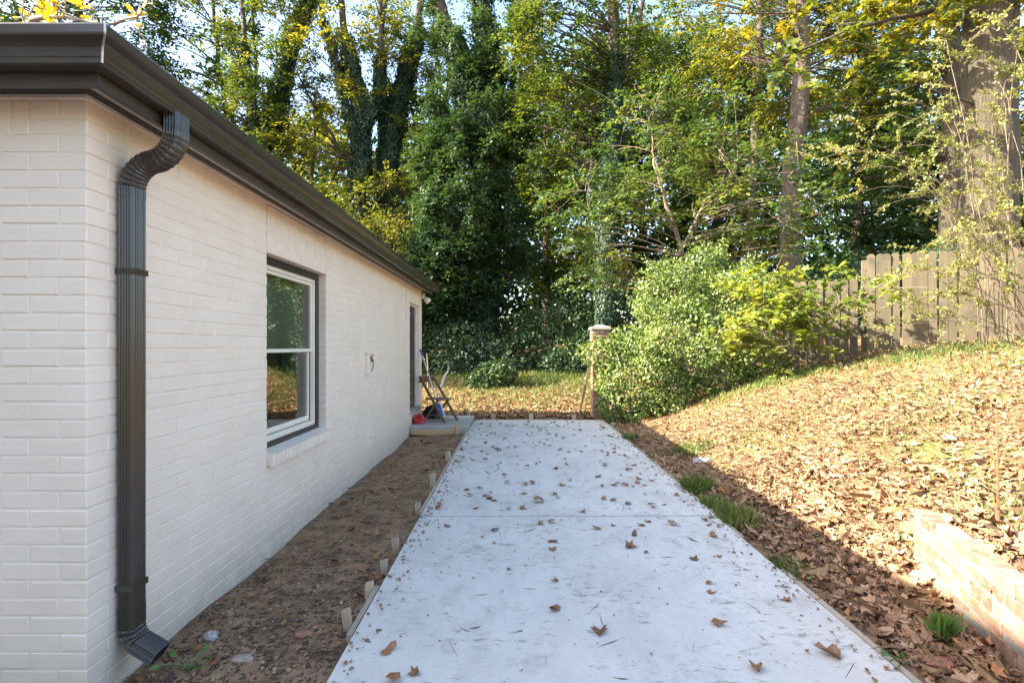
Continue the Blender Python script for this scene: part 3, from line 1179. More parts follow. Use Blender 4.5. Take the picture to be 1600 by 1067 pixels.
# door ------------------------------------------------------------------
dy0, dy1, dz0, dz1 = DOOR
mb = MB()
mb.box(WX - 0.115, WX - 0.085, dy0 + .03, dy1 - .03, dz0 + .01, dz1 - .03, .003)
for z0, z1 in ((0.12, 0.75), (0.9, 1.75)):
    for y0, y1 in ((0.14, 0.42), (0.52, 0.80)):
        frame(mb, WX - .085, WX - .078, dy0 + y0, dy0 + y1, dz0 + z0, dz0 + z1, .02)
door = gpart(mb, 'door', M['black'])
mb = MB()
mb.tube([(WX - .085, dy0 + .11, dz0 + .95), (WX - .04, dy0 + .11, dz0 + .95)], .012, 8)
mb.tube([(WX - .045, dy0 + .11, dz0 + .95), (WX - .03, dy0 + .11, dz0 + .95), (WX - .018, dy0 + .11, dz0 + .95)], [.02, .03, .015], 10)
gpart(mb, 'handle', M['bronze'], door)
mb = MB()
mb.box(WX - .12, WX - .05, dy0, dy0 + .03, dz0, dz1 - .03, .003)
mb.box(WX - .12, WX - .05, dy1 - .03, dy1, dz0, dz1 - .03, .003)
mb.box(WX - .12, WX - .05, dy0, dy1, dz1 - .03, dz1, .003)
gpart(mb, 'frame', M['trim_white'], door)
mb = MB()
mb.box(WX - .13, WX + .03, dy0 - .0, dy1 + .0, dz0 - .055, dz0, .005)
gpart(mb, 'threshold', M['stoop'], door)
# small fixtures on the side wall ---------------------------------------
def wallpt(px, py):
    d = abs(WX) * F / (806 - px)
    return np.array([WX, d, CAMZ + (541 - py) / F * d])


p = wallpt(573, 568)
mb = MB()
mb.box(WX - .01, WX + .045, p[1] - .085, p[1] + .055, p[2] - .13, p[2] + .13, .008)
mb.box(WX - .01, WX + .055, p[1] - .095, p[1] + .065, p[2] + .13, p[2] + .145, .004)
bx = gpart(mb, 'utility_box', M['paint'])
mb = MB()
mb.tube([(WX + .05, p[1] + .02, p[2] + .07), (WX + .075, p[1] + .04, p[2] + .02), (WX + .07, p[1] + .05, p[2] - .05), (WX + .055, p[1] + .03, p[2] - .10)], .006, 6)
gpart(mb, 'wire', M['rust'], bx)
lm = leaves_mesh('dried_leaf', np.array([[.05, p[1] - WY + .02, p[2] + .05], [.055, p[1] - WY + .03, p[2] + .08], [.05, p[1] - WY + .0, p[2] + .09]]),
                 rand_dirs(3, (0, .5, .3)), rand_dirs(3, (1, -1, 0)), .11, 'maple', .5)
link('dried_leaf', lm, M['dead_drive'], bx)
p = wallpt(577, 688)
mb = MB()
mb.box(WX - .01, WX + .022, p[1] - .06, p[1] + .06, p[2] - .085, p[2] + .085, .006)
mb.box(WX + .02, WX + .05, p[1] - .065, p[1] + .065, p[2] + .05, p[2] + .088, .006)
gpart(mb, 'vent_cover', M['paint'])
p0, p1 = wallpt(634, 436), wallpt(634, 495)
mb = MB()
mb.tube([p0 + (.012, 0, 0), p1 + (.012, 0, 0)], .008, 6)
mb.box(WX, WX + .03, p1[1] - .03, p1[1] + .03, p1[2] - .05, p1[2] + .02, .004)
gpart(mb, 'conduit', M['trim_white'])
mb = MB()
c = np.array([WX + .06, WE - .02, 2.47])
mb.box(c[0] - .06, c[0] + .01, c[1] - .05, c[1] + .05, c[2] + .0, c[2] + .11, .01)
mb.tube([c + (.0, -.02, .02), c + (.05, -.05, -.02), c + (.09, -.07, -.06)], [.03, .055, .068], 12)
gpart(mb, 'flood_light', M['vinyl'], None, True)

# ------------------------------------------------------------------ stoop and what stands on it
stp = thing('stoop', 'low concrete door stoop at the far end of the garage', None, kind='structure')
mb = MB()
mb.box(WX + .004, -0.856, 9.86, 11.34, -0.10, 0.06, .008)
mb.build('slab', M['stoop'], stp)
mb = MB()
mb.box(WX + .05, -1.02, 9.815, 9.852, -0.10, -0.012, .003)
o = mb.build('form_board', M['pine_board'])
tag(o, 'fresh pine board along the front of the stoop', 'board')
mb = MB()
mb.box(-1.075, -1.03, 9.77, 9.808, -0.25, 0.10, .003)
o = mb.build('wooden_stake', M['pine_board'])
tag(o, 'tall fresh pine stake against the front of the stoop', 'stake', 'stakes round the concrete')

ch = thing('folding_chair', 'brown wooden folding chair on the stoop', 'chair', (-1.50, 10.55, 0.06), radians(-30))


def cpart(name, fn, mat=M['chair']):
    q = MB()
    fn(q)
    return q.build(name, mat, ch)


for sgn in (-1, 1):
    cpart('frame_leg', lambda q: q.beam((-0.30, sgn * .20, 0.86), (0.31, sgn * .20, 0.0), .03, .042))
    cpart('rear_leg', lambda q: q.beam((0.13, sgn * .165, 0.42), (-0.22, sgn * .165, 0.0), .028, .038))
cpart('seat', lambda q: (q.box(-0.20, 0.24, -.16, .16, .415, .437, .006)))
cpart('backrest', lambda q: (q.beam((-0.275, -.20, .80), (-0.275, .20, .80), .02, .16, (.8, 0, 1)),))
cpart('stretcher', lambda q: q.tube([(0.21, -.2, .14), (0.21, .2, .14)], .012, 8))
cpart('stretcher', lambda q: q.tube([(-.14, -.16, .10), (-.14, .16, .10)], .012, 8))

mp_ = thing('floor_brush', 'long pole brush with blue end and blue head leaning on the chair', 'brush')
a, b = P(657, 546, 10.9), P(691, 655, 10.28)
mb = MB()
mb.tube([a + (b - a) * .06, b], .013, 8)
mb.build('pole', M['pole_white'], mp_)
mb = MB()
mb.tube([a, a + (b - a) * .10], .019, 8)
mb.build('grip', M['blue'], mp_)
mb = MB()
q0 = a + (b - a) * .80
mb.beam(q0, b + (-.02, 0, .06), .10, .045, (0, 1, 0))
mb.build('brush_head', M['blue'], mp_)
mb = MB()
mb.beam(q0 + (.035, -.0, -.02), b + (.02, 0, .04), .09, .022, (0, 1, 0))
mb.build('bristles', M['pole_white'], mp_)


def blob(name, mat, loc, r, seed, jag=0.25):
    """crumpled soft heap"""
    rr = random.Random(seed)
    q = MB()
    nu, nv = 14, 8
    V, fs = [], []
    for j in range(nv + 1):
        th = pi * j / nv
        for i in range(nu):
            ph = 2 * pi * i / nu
            k = 1 + rr.uniform(-jag, jag)
            V.append((r[0] * sin(th) * cos(ph) * k, r[1] * sin(th) * sin(ph) * k, max(r[2] * cos(th) * k, -r[2] * .55)))
    for j in range(nv):
        for i in range(nu):
            k = (i + 1) % nu
            fs.append((j * nu + i, (j + 1) * nu + i, (j + 1) * nu + k, j * nu + k))
    q.add(V, fs)
    return q.build(name, mat, None, False, loc)


tag(blob('plastic_bag', M['red'], (-1.83, 10.22, 0.12), (.12, .15, .10), 3), 'crumpled red plastic bag by the door', 'bag')
tag(blob('work_cloth', M['black_cloth'], (-1.66, 10.95, 0.15), (.20, .16, .16), 4), 'heap of black cloth behind the folding chair', 'cloth')
mb = MB()
pts = [P(687, 618, 11.6), P(690, 600, 11.6), P(696, 585, 11.62), P(700, 580, 11.65)]
mb.tube(pts, [.022, .022, .02, .016], 8)
mb.tube([pts[-1], pts[-1] + (.0, 0, .12)], [.012, .004], 6)
pts[0][2] = gz(pts[0][0], pts[0][1])
mb.tube([pts[0], P(687, 618, 11.6)], .022, 8)
tag(mb.build('bent_pipe', M['pvc']), 'white bent hose standing in the leaves behind the chair', 'hose')
mb = MB()
q = P(668, 590, 11.9)
q[2] = gz(q[0], q[1])
mb.tube([q, P(668.5, 575, 11.9), P(667, 552, 11.9)], [.014, .012, .008], 6)
tag(mb.build('thin_stick', M['pine_board']), 'thin yellow stick upright at the far corner of the garage', 'stick')

# ------------------------------------------------------------------ form boards and stakes
def board(label, y0, y1, side, x=None, z1=-0.004, bend=0.0, th=0.02):
    q = MB()
    xs = (DX0 - .006 - th, DX0 - .006) if side < 0 else (DX1 + .006, DX1 + .006 + th)
    n = 6
    for k in range(n):
        a_, b_ = y0 + (y1 - y0) * k / n, y0 + (y1 - y0) * (k + 1) / n
        q.box(xs[0], xs[1], a_, b_ + (.0 if k == n - 1 else 0), -0.10, z1)
    tag(q.build('form_board', M['form']), label, 'board', 'form boards along the slab')


board('near form board at the left edge of the slab by the first stakes', 2.84, 3.42, -1, th=.03)
board('long form board at the left slab edge running to the stoop', 4.95, 9.75, -1, th=.024)
board('long near form board at the right edge of the slab', -1.0, 3.68, 1, th=.035)
board('long far form board at the right edge of the slab', 4.3, 10.6, 1, th=.024)
mb = MB()
mb.box(DX0 + .1, DX1 - .1, 11.108, 11.135, -.10, -.006, .002)
tag(mb.build('form_board', M['form']), 'form board across the far end of the slab', 'board', 'form boards along the slab')


def stake(px, ptop, pbot, w_px, lean, label, dmul=None, off=0.0):
    sd = -1 if px < 806 else 1
    xw = DX0 - .065 if sd < 0 else DX1 + .075
    d = abs(xw - off) * F / abs(px - 806)
    zt = CAMZ + (541 - ptop) / F * d
    w = w_px / F * d
    q = MB()
    v, f = chamfer_box(-w / 2, w / 2, -.019, .019, -.30, zt, .004)
    v = [(p_[0] + lean * p_[2], p_[1], p_[2] - (0.012 if p_[0] < 0 and p_[2] > 0 else 0)) for p_ in v]
    q.add(v, f)
    o_ = q.build('wooden_stake', M['stake'], None, False, (xw, d, 0))
    o_.rotation_euler = (random.uniform(-.05, .05), 0, random.uniform(-.2, .2))
    tag(o_, label, 'stake', 'stakes round the concrete')


NB = ['first', 'second', 'third', 'fourth', 'fifth', 'sixth', 'seventh']
for k, (px_, t_, b_, w_) in enumerate([(543, 949, 988, 12.5), (577, 908, 942, 12), (600, 873, 902, 11), (618, 839, 868, 11), (653, 784, 805, 9), (676, 739, 757, 8.5), (700, 705, 719, 7.5)]):
    stake(px_, t_, b_, w_, random.uniform(-.12, .0), '%s short wooden stake along the left slab edge, counted from the near end' % NB[k])
for k, (px_, t_, b_, w_) in enumerate([(1046, 736, 755, 8), (1007, 705, 721, 6.5), (979, 681, 697, 6.5), (958, 660, 677, 6)]):
    stake(px_, t_, b_, w_, random.uniform(-.03, .05), '%s short pale stake along the right slab edge, counted from the near end' % NB[k])
for k, px_ in enumerate((771, 830, 897)):
    q = MB()
    c = (px_ - 806) / F * 11.16
    q.box(-.045, .045, -.019, .019, -.3, .10 + .02 * (k == 1), .004)
    o = q.build('wooden_stake', M['stake'], None, False, (c, 11.16, 0))
    tag(o, '%s stake standing across the far end of the slab' % ('left', 'middle', 'right')[k], 'stake', 'stakes round the concrete')

# ------------------------------------------------------------------ brick pillar with a board leaning on it
PX0, PX1, PY0, PY1 = 1.60, 1.93, 11.28, 11.61
pil = thing('brick_pillar', 'weathered brick gate pillar with pale stone cap at the slab end', 'pillar', ((PX0 + PX1) / 2, (PY0 + PY1) / 2, 0))
hx = (PX1 - PX0) / 2
mb = MB()
mb.box(-hx + .012, hx - .012, -hx + .012, hx - .012, -.2, 1.86)
mb.build('core', M['mortar'], pil)
for c_ in range(25):
    z0 = -.06 + c_ * .0757
    out = 0.018 if c_ >= 22 else 0
    h_ = hx + out
    rot = c_ % 2
    # four bricks pinwheel round the pillar
    for q_ in range(4):
        l_, d_ = 2 * h_ - .115, .105
        ox_, oy_ = (-h_ + l_ / 2, -h_ + d_ / 2) if not rot else (h_ - l_ / 2, -h_ + d_ / 2)
        me = brick_mesh(l_, d_, .066, .004, .002)
        o = link('brick', me, M['old_brick'], pil)
        a_ = q_ * pi / 2
        o.location = (ox_ * cos(a_) - oy_ * sin(a_), ox_ * sin(a_) + oy_ * cos(a_), z0 + .033)
        o.rotation_euler = (0, 0, a_ + random.uniform(-.01, .01))
mb = MB()
z = 1.84
h1, h2 = hx + .045, hx - .02
mb.box(-h1, h1, -h1, h1, z, z + .055, .008)
mb.add([(-h1 + .01, -h1 + .01, z + .055), (h1 - .01, -h1 + .01, z + .055), (h1 - .01, h1 - .01, z + .055), (-h1 + .01, h1 - .01, z + .055), (-.06, -.06, z + .105), (.06, -.06, z + .105), (.06, .06, z + .105), (-.06, .06, z + .105)],
       [(0, 1, 5, 4), (1, 2, 6, 5), (2, 3, 7, 6), (3, 0, 4, 7), (4, 5, 6, 7)])
mb.build('cap', M['capstone'], pil)
mb = MB()
a, b = np.array([PX0 - .005, 11.32, 1.50]), np.array([1.30, 11.2, 0.02])
mb.beam(a, b, .028, .045, (0, 1, 0))
mb.beam(a + (-.01, .03, -.3), b + (0.0, .04, 0), .02, .03, (0, 1, 0))
tag(mb.build('leaning_board', M['chair']), 'thin brown timber leaning against the brick pillar', 'board')

# ------------------------------------------------------------------ brick edging on the right
edg = thing('brick_edging', 'low red brick retaining edge along the leafy bank', 'retaining wall', (W_A[0], W_A[1], 0))
dirv = W_B - W_A
Lw = np.linalg.norm(dirv)
ang = math.atan2(dirv[1], dirv[0])
edg.rotation_euler = (0, 0, ang)
mb = MB()
mb.box(0.012, Lw, -.047, .047, -.15, .455)
mb.build('core', M['mortar'], edg)
for c_ in range(7):
    z0 = -.03 + c_ * .0735
    x_ = 0.0 if c_ % 2 else -0.10
    while x_ < Lw:
        a_, b_ = max(x_, 0), min(x_ + .203, Lw)
        if b_ - a_ > .05:
            me = brick_mesh(b_ - a_, .106, .067, .006, .003)
            o = link('brick', me, M['old_brick'], edg)
            o.location = ((a_ + b_) / 2, random.uniform(-.006, .006), z0 + .031)
            o.rotation_euler = (random.uniform(-.02, .02), random.uniform(-.015, .015), random.uniform(-.02, .02))
        x_ += .209

# ------------------------------------------------------------------ fences
FA = np.array([6.72, 10.45])
FB = np.array([11.8, 8.55])
FC = np.array([3.2, 11.75])


def fence(A, B, h, label, ground_off, tops=None):
    t = thing('picket_fence', label, 'fence', (A[0], A[1], 0), math.atan2(*(B - A)[::-1]))
    Lf = np.linalg.norm(B - A)
    u = (B - A) / Lf
    w, pit = .130, .145
    n = int(Lf / pit)
    for k in range(n):
        s_ = (k + .5) * pit
        x, y_ = A + u * s_
        zg = float(gz(x, y_)) - .03
        sec = int(s_ / 2.44)
        pc = A + u * min(sec * 2.44 + 1.22, Lf)
        zt = (float(gz(*pc)) + h) if tops is None else tops[min(sec, len(tops) - 1)]
        zt += random.uniform(-.012, .012)
        q = MB()
        W2 = w / 2
        prof = [(-W2, zg), (W2, zg), (W2, zt - .045), (W2 * .72, zt - .014), (W2 * .3, zt), (-W2 * .3, zt), (-W2 * .72, zt - .014), (-W2, zt - .045)]
        V = [(a_, -.009, z_) for a_, z_ in prof] + [(a_, .009, z_) for a_, z_ in prof]
        m_ = len(prof)
        q.add(V, [tuple(range(m_)), tuple(range(m_, 2 * m_))[::-1]] + [(i, m_ + i, m_ + (i + 1) % m_, (i + 1) % m_) for i in range(m_)])
        o_ = q.build('picket', M['fence'], t)
        o_.location = (s_, random.uniform(-.006, .004), 0)
        o_.rotation_euler = (random.uniform(-.004, .004), random.uniform(-.01, .01), random.uniform(-.07, .07))
    for s0 in np.arange(0, Lf, 2.44):
        s1 = min(s0 + 2.44, Lf)
        pc = A + u * min(s0 + 1.22, Lf)
        zt = (float(gz(*pc)) + h) if tops is None else tops[min(int(s0 / 2.44 + .01), len(tops) - 1)]
        for dz in (.25, .95, 1.55):
            if h - dz > .2:
                q = MB()
                q.box(s0, s1, .011, .049, zt - dz - .045, zt - dz + .045)
                q.build('rail', M['fence'], t)
        q = MB()
        q.box(s0 - .045, s0 + .045, .052, .142, float(gz(*(A + u * s0))) - .3, zt - .1)
        q.build('post', M['fence'], t)
    return t


fence(FA, FB, 1.8, 'tall weathered picket fence section on top of the bank', 0, [3.26, 3.34, 3.4])
fence(FC, FA - (FB - FA) / np.linalg.norm(FB - FA) * .02, 1.45, 'lower weathered picket fence section running behind the bushes', 0, [2.3, 2.80, 2.80])

# ------------------------------------------------------------------ vegetation generators
def bez(a, b, c, n):
    t = np.linspace(0, 1, n)[:, None]
    return (1 - t) ** 2 * a + 2 * t * (1 - t) * b + t * t * c


def wob(pts, amp):
    pts = np.array(pts, float)
    n = len(pts)
    w = np.cumsum(RNG.normal(0, amp, (n, 3)), 0)
    w -= np.linspace(0, 1, n)[:, None] * w[-1] * .7
    w[:, 2] *= .3
    return pts + w


def stem_path(keys, n=14, amp=0.05):
    keys = np.array(keys, float)
    s_ = np.linspace(0, len(keys) - 1, n)
    i = np.clip(s_.astype(int), 0, len(keys) - 2)
    f = (s_ - i)[:, None]
    # Catmull-Rom
    p0 = keys[np.maximum(i - 1, 0)]
    p1 = keys[i]
    p2 = keys[i + 1]
    p3 = keys[np.minimum(i + 2, len(keys) - 1)]
    pts = .5 * (2 * p1 + (p2 - p0) * f + (2 * p0 - 5 * p1 + 4 * p2 - p3) * f ** 2 + (3 * p1 - p0 - 3 * p2 + p3) * f ** 3)
    return wob(pts, amp)


def in_ell(n, c, r, shell=0.35):
    d = rand_dirs(n)
    k = RNG.uniform(shell, 1.0, n) ** (1 / 2.2)
    return np.array(c) + d * k[:, None] * np.array(r)


def crown_leaves(C, per, sig, size, shape, up=0.5, flat=0.5):
    """each clump is a fan of leafy sprays: leaves sit in ranks along drooping twigs"""
    lps = 10
    nt_ = max(1, int(round(per / lps)))
    n = len(C) * nt_
    cc = np.repeat(C, nt_, 0)
    # clumps differ in size and are seldom round
    kk = np.repeat(RNG.uniform(.55, 1.35, (len(C), 3)), nt_, 0)
    d0 = rand_dirs(n) * kk * np.array([1, 1, flat])
    start = cc + d0 * sig * RNG.uniform(.0, .9, (n, 1))
    dirt = unit(d0 + RNG.normal(0, .35, (n, 3)) * (1, 1, .5) + (0, 0, .12))
    ln = sig * RNG.uniform(.7, 1.7, n)
    side = unit(np.cross(dirt, np.array([0, 0, 1.0])) + 1e-6)
    nrm = unit(np.cross(side, dirt) + RNG.normal(0, .30, (n, 3)) + (0, 0, up * .6))
    t = (np.arange(lps)[None] + RNG.uniform(0, .6, (n, lps))) / lps
    P_ = start[:, None] + dirt[:, None] * (t * ln[:, None])[..., None]
    P_[..., 2] -= (t ** 2 * ln[:, None]) * .28
    sgn = np.where(np.arange(lps) % 2 == 0, 1, -1)[None, :, None]
    tp = side[:, None] * sgn * .8 + dirt[:, None] * .7 + RNG.normal(0, .28, (n, lps, 3)) + np.array([0, 0, -.22])
    nr = nrm[:, None] + RNG.normal(0, .28, (n, lps, 3))
    P_ = P_ + RNG.normal(0, .025, P_.shape)
    sz = RNG.uniform(.6, 1.25, (n, lps)) * size * (1.1 - .35 * t)
    return P_.reshape(-1, 3), unit(tp.reshape(-1, 3)), unit(nr.reshape(-1, 3)), sz.ravel()


def tree(name, label, base, stems, ells, leaf, nclump, per, sig=.5, size=.11, shape='diamond', bark='bark_dark', ivy=None,
         cat='tree', sides=8, flat=.5, limb_r=.035, extra_clumps=None, up=.5, shell=.35, twigs=0, group='trees round the yard', dens=(1.7, 1.55)):
    """stems: list of (keypoints, r0, r1) relative to the world; ells: list of (centre, radii, weight)"""
    base = np.array(base, float)
    t = thing(name, label, cat, base, 0, group)
    wood = MB()
    allp, allr = [], []
    paths = []
    for keys, r0, r1 in stems:
        pts = stem_path(keys, 18, .035)
        rr = r0 + (r1 - r0) * np.linspace(0, 1, len(pts)) ** .8
        # root flare
        if keys is stems[0][0]:
            rr = rr * (1 + .55 * np.exp(-np.linspace(0, 1, len(pts)) * 16))
        wood.tube(pts - base, rr, sides)
        paths.append((pts, rr))
        allp.append(pts)
        allr.append(rr)
    AP, AR = np.concatenate(allp), np.concatenate(allr)
    nclump, per = int(nclump * dens[0]), int(per * dens[1])
    if dens[0] > 1:
        size, sig = size * 1.2, sig * .84
    w = np.array([e[2] for e in ells], float)
    cnt = np.maximum((w / w.sum() * nclump).astype(int), 1) if nclump else np.zeros(len(ells), int)
    cl = [in_ell(c_, e[0], e[1], shell) for c_, e in zip(cnt, ells)]
    if extra_clumps is not None:
        cl.append(np.array(extra_clumps, float))
    C = np.concatenate(cl)
    for c_ in C:
        dv = AP - c_
        dist = np.linalg.norm(dv, axis=1) + 2.0 * np.maximum(AP[:, 2] - c_[2] + .3, 0)
        k = int(np.argmin(dist))
        a_ = AP[k]
        ln = np.linalg.norm(c_ - a_)
        mid_ = (a_ + c_) / 2 + np.array([0, 0, .12 * ln]) + RNG.normal(0, .06 * ln, 3)
        r_ = min(AR[k] * .55, limb_r * (.35 + .25 * ln))
        pts = wob(bez(a_, mid_, c_, 6), .02 * ln)
        wood.tube(pts - base, np.linspace(r_, .006, 6), 5, False)
        for _ in range(twigs):
            s0 = pts[RNG.integers(3, 6)]
            e_ = c_ + RNG.normal(0, sig * .9, 3)
            wood.tube(wob(bez(s0, (s0 + e_) / 2 + RNG.normal(0, .08, 3), e_, 4), .02) - base, np.linspace(.010, .003, 4), 4, False)
    wood.build('trunk', M[bark], t, True)
    if per:
        pos, tp, nr, sz = crown_leaves(C, per, sig, size, shape, up, flat)
        me = leaves_mesh('crown', pos - base, tp, nr, sz, shape)
        link('crown', me, M[leaf], t)
    if ivy:
        for (pts, rr), spec in zip(paths, ivy):
            if not spec:
                continue
            f0, f1, thick, dens, lsz = spec
            n = len(pts)
            seg = np.linalg.norm(np.diff(pts, axis=0), axis=1)
            tot = seg.sum() * (f1 - f0)
            cnt_ = int(dens * tot * 2 * pi * (rr.mean() + thick))
            s_ = RNG.uniform(f0, f1, cnt_) * (n - 1)
            i = np.clip(s_.astype(int), 0, n - 2)
            f = (s_ - i)[:, None]
            ctr = pts[i] * (1 - f) + pts[i + 1] * f
            rad = (rr[i] * (1 - f[:, 0]) + rr[i + 1] * f[:, 0])
            a_ = RNG.uniform(0, 2 * pi, cnt_)
            lum = .55 + .45 * np.sin(ctr[:, 2] * 2.3 + a_ * 2) * np.sin(ctr[:, 2] * .9 + a_ + base[0])
            k = rad + thick * lum * RNG.uniform(.2, 1.15, cnt_)
            out = np.stack([np.cos(a_), np.sin(a_), np.zeros(cnt_)], 1)
            pos = ctr + out * k[:, None]
            pos[:, 2] += RNG.normal(0, .05, cnt_)
            nr = unit(out + RNG.normal(0, .45, (cnt_, 3)) + (0, 0, .35))
            tp = unit(RNG.normal(0, .45, (cnt_, 3)) + (0, 0, -1) + out * .2)
            me = leaves_mesh('ivy', pos - base, tp, nr, RNG.uniform(.6, 1.2, cnt_) * lsz, 'diamond')
            link('ivy', me, M['lf_ivy'], t)
    return t


def gp3(px, d):
    x = (px - 806) / F * d
    return np.array([x, d, float(gz(x, d)) - .1])


def bush(name, label, cat, ells, leaf, n, size, shape='diamond', stems=10, bark='twig', group='bushes and shrubs', shell=.80, base=None, sprig=0, lump_amp=.22):
    cs = np.array([e[0] for e in ells])
    if base is None:
        base = np.array([cs[0][0], cs[0][1], float(gz(cs[0][0], cs[0][1])) - .03])
    t = thing(name, label, cat, base, 0, group)
    w = np.array([e[1][0] * e[1][2] + e[1][1] * e[1][2] for e in ells])
    cnt = (w / w.sum() * n).astype(int)
    pos, nr = [], []
    for (c_, r_), m_ in zip(ells, cnt):
        d = rand_dirs(m_)
        lmp = np.sin(d[:, 0] * 5 + c_[0] * 3) * np.sin(d[:, 2] * 6 + c_[1]) * .5 + np.sin(d[:, 0] * 11 + d[:, 2] * 9) * .35 + np.sin(d[:, 1] * 13 - d[:, 2] * 12 + c_[0]) * .3
        k = RNG.uniform(shell, 1.03, m_) ** .7 + lmp * lump_amp
        p_ = np.array(c_) + d * k[:, None] * np.array(r_)
        # drop leaves that fall deep inside another mound
        keep = np.ones(m_, bool)
        for c2, r2 in ells:
            if c2 is c_:
                continue
            q = ((p_ - np.array(c2)) / np.array(r2))
            keep &= (q ** 2).sum(1) > .45
        keep &= p_[:, 2] > gz(p_[:, 0], p_[:, 1]) - .02
        pos.append(p_[keep])
        nr.append(d[keep])
    pos, nr = np.concatenate(pos), np.concatenate(nr)
    m_ = len(pos)
    nrm = unit(nr * .9 + RNG.normal(0, .55, (m_, 3)) + (0, 0, .5))
    tp = unit(RNG.normal(0, .8, (m_, 3)) + nr * .5 + (0, 0, -.3))
    me = leaves_mesh('foliage', pos - base, tp, nrm, RNG.uniform(.6, 1.25, m_) * size, shape)
    link('foliage', me, M[leaf], t)
    wood = MB()
    for k in range(stems):
        c_, r_ = ells[k % min(len(ells), 9)]
        e_ = np.array(c_) + rand_dirs(1, (0, 0, .6))[0] * np.array(r_) * RNG.uniform(.6, 1.12)
        b_ = np.array([c_[0] + RNG.normal(0, .15 * r_[0]), c_[1] + abs(RNG.normal(0, .2)) * r_[1], 0])
        b_[2] = float(gz(b_[0], b_[1])) - .05
        pts = wob(bez(b_, (b_ + e_) / 2 + RNG.normal(0, .12, 3) + (0, 0, .2), e_, 7), .03)
        wood.tube(pts - base, np.linspace(.022, .005, 7), 5, False)
    wood.build('stem', M[bark], t, True)
    if sprig:
        # shoots that break the outline
        S_ = []
        for k in range(sprig):
            c_, r_ = ells[RNG.integers(len(ells))]
            d = rand_dirs(1, (0, -.3, .7))[0]
            a_ = np.array(c_) + d * np.array(r_) * .95
            e_ = a_ + unit(d + RNG.normal(0, .5, 3)) * RNG.uniform(.15, .6)
            f = RNG.uniform(0, 1, 14)[:, None]
            S_.append(a_ + (e_ - a_) * f + RNG.normal(0, .035, (14, 3)))
        S_ = np.concatenate(S_)
        me = leaves_mesh('shoots', S_ - base, rand_dirs(len(S_), (0, 0, .1)), rand_dirs(len(S_), (0, 0, .6)), RNG.uniform(.6, 1.2, len(S_)) * size, shape)
        link('shoots', me, M[leaf], t)['kind'] = 'stuff'
    return t


# ------------------------------------------------------------------ trees
Z0 = lambda px, d: gp3(px, d)
# left of the picture, behind the garage
tree('evergreen_tree', 'dark dense evergreen tree behind the garage roof corner', Z0(110, 21),
     [([Z0(110, 21), P(115, 300, 21), P(120, 0, 21), P(125, -160, 21)], .28, .08)],
     [(P(90, 60, 21), (4.2, 2.5, 4.2), 3), (P(150, 180, 21), (3.6, 2.2, 2.5), 2)], 'lf_mass', 90, 190, .62, .13, up=.2)
tree('slim_tree', 'slim multi stemmed tree with sparse yellowing leaves, rising behind the roof edge', Z0(360, 22),
     [([Z0(350, 22), P(365, 250, 22), P(340, 60, 22), P(325, -120, 22)], .16, .05),
      ([P(362, 260, 22), P(400, 120, 22), P(385, -100, 22)], .11, .04),
      ([P(362, 240, 22), P(372, 100, 22), P(430, -60, 22)], .09, .03)],
     [(P(350, 60, 22), (3.0, 2.2, 4.0), 3), (P(300, 170, 21), (2.2, 1.5, 2.0), 1), (P(420, 240, 21.5), (2.2, 1.5, 1.8), 1)], 'lf_wood', 70, 95, .5, .12, twigs=2)
tree('leaning_tree', 'ivy wrapped tree with one trunk leaning right over the roof', Z0(385, 20),
     [([Z0(385, 20), P(405, 260, 20), P(440, 120, 20), P(500, -60, 20)], .24, .12),
      ([P(410, 250, 20), P(392, 100, 20), P(380, -80, 20)], .14, .06)],
     [(P(430, 60, 20), (2.2, 1.6, 3.2), 2), (P(395, 190, 19.5), (1.4, 1.2, 2.2), 2)], 'lf_wood', 50, 120, .5, .11,
     ivy=[(.0, .9, .30, 700, .11), (.0, .6, .2, 500, .10)], twigs=2)
tree('forked_tree', 'ivy wrapped tree forking into several dark stems above the eave', Z0(572, 20),
     [([Z0(574, 20), P(572, 300, 20), P(570, 170, 20), P(545, 80, 20), P(525, -60, 20)], .30, .10),
      ([P(570, 200, 20), P(598, 100, 20), P(592, -60, 20)], .16, .06),
      ([P(570, 260, 20), P(535, 150, 20), P(490, -30, 20)], .15, .07),
      ([P(574, 250, 20), P(545, 250, 20.3), P(505, 180, 20.5), P(470, 120, 20.6)], .10, .03)],
     [(P(540, 60, 20), (2.6, 1.8, 3.0), 3), (P(500, 210, 20), (1.6, 1.3, 1.4), 1), (P(580, 320, 19.5), (1.3, 1.2, 1.4), 1)], 'lf_yellow', 60, 85, .5, .10,
     ivy=[(.0, .8, .26, 800, .11), (.0, .6, .16, 600, .1), (.0, .8, .17, 600, .1), (.0, .5, .1, 400, .1)], twigs=2)
tree('twin_tree', 'ivy wrapped tree with two close upright stems beside the forked tree', Z0(618, 21),
     [([Z0(612, 21), P(612, 330, 21), P(618, 190, 21), P(650, 80, 21), P(668, -60, 21)], .32, .12),
      ([P(605, 320, 21), P(592, 180, 21), P(588, 60, 21), P(610, -80, 21)], .18, .08)],
     [(P(630, 60, 21.5), (2.0, 1.6, 3.0), 3), (P(640, 190, 21), (1.5, 1.3, 1.8), 1), (P(612, 330, 20.5), (1.4, 1.2, 1.6), 1)], 'lf_wood', 50, 95, .5, .11,
     ivy=[(.0, .8, .30, 800, .11), (.0, .6, .18, 600, .1)], twigs=2)
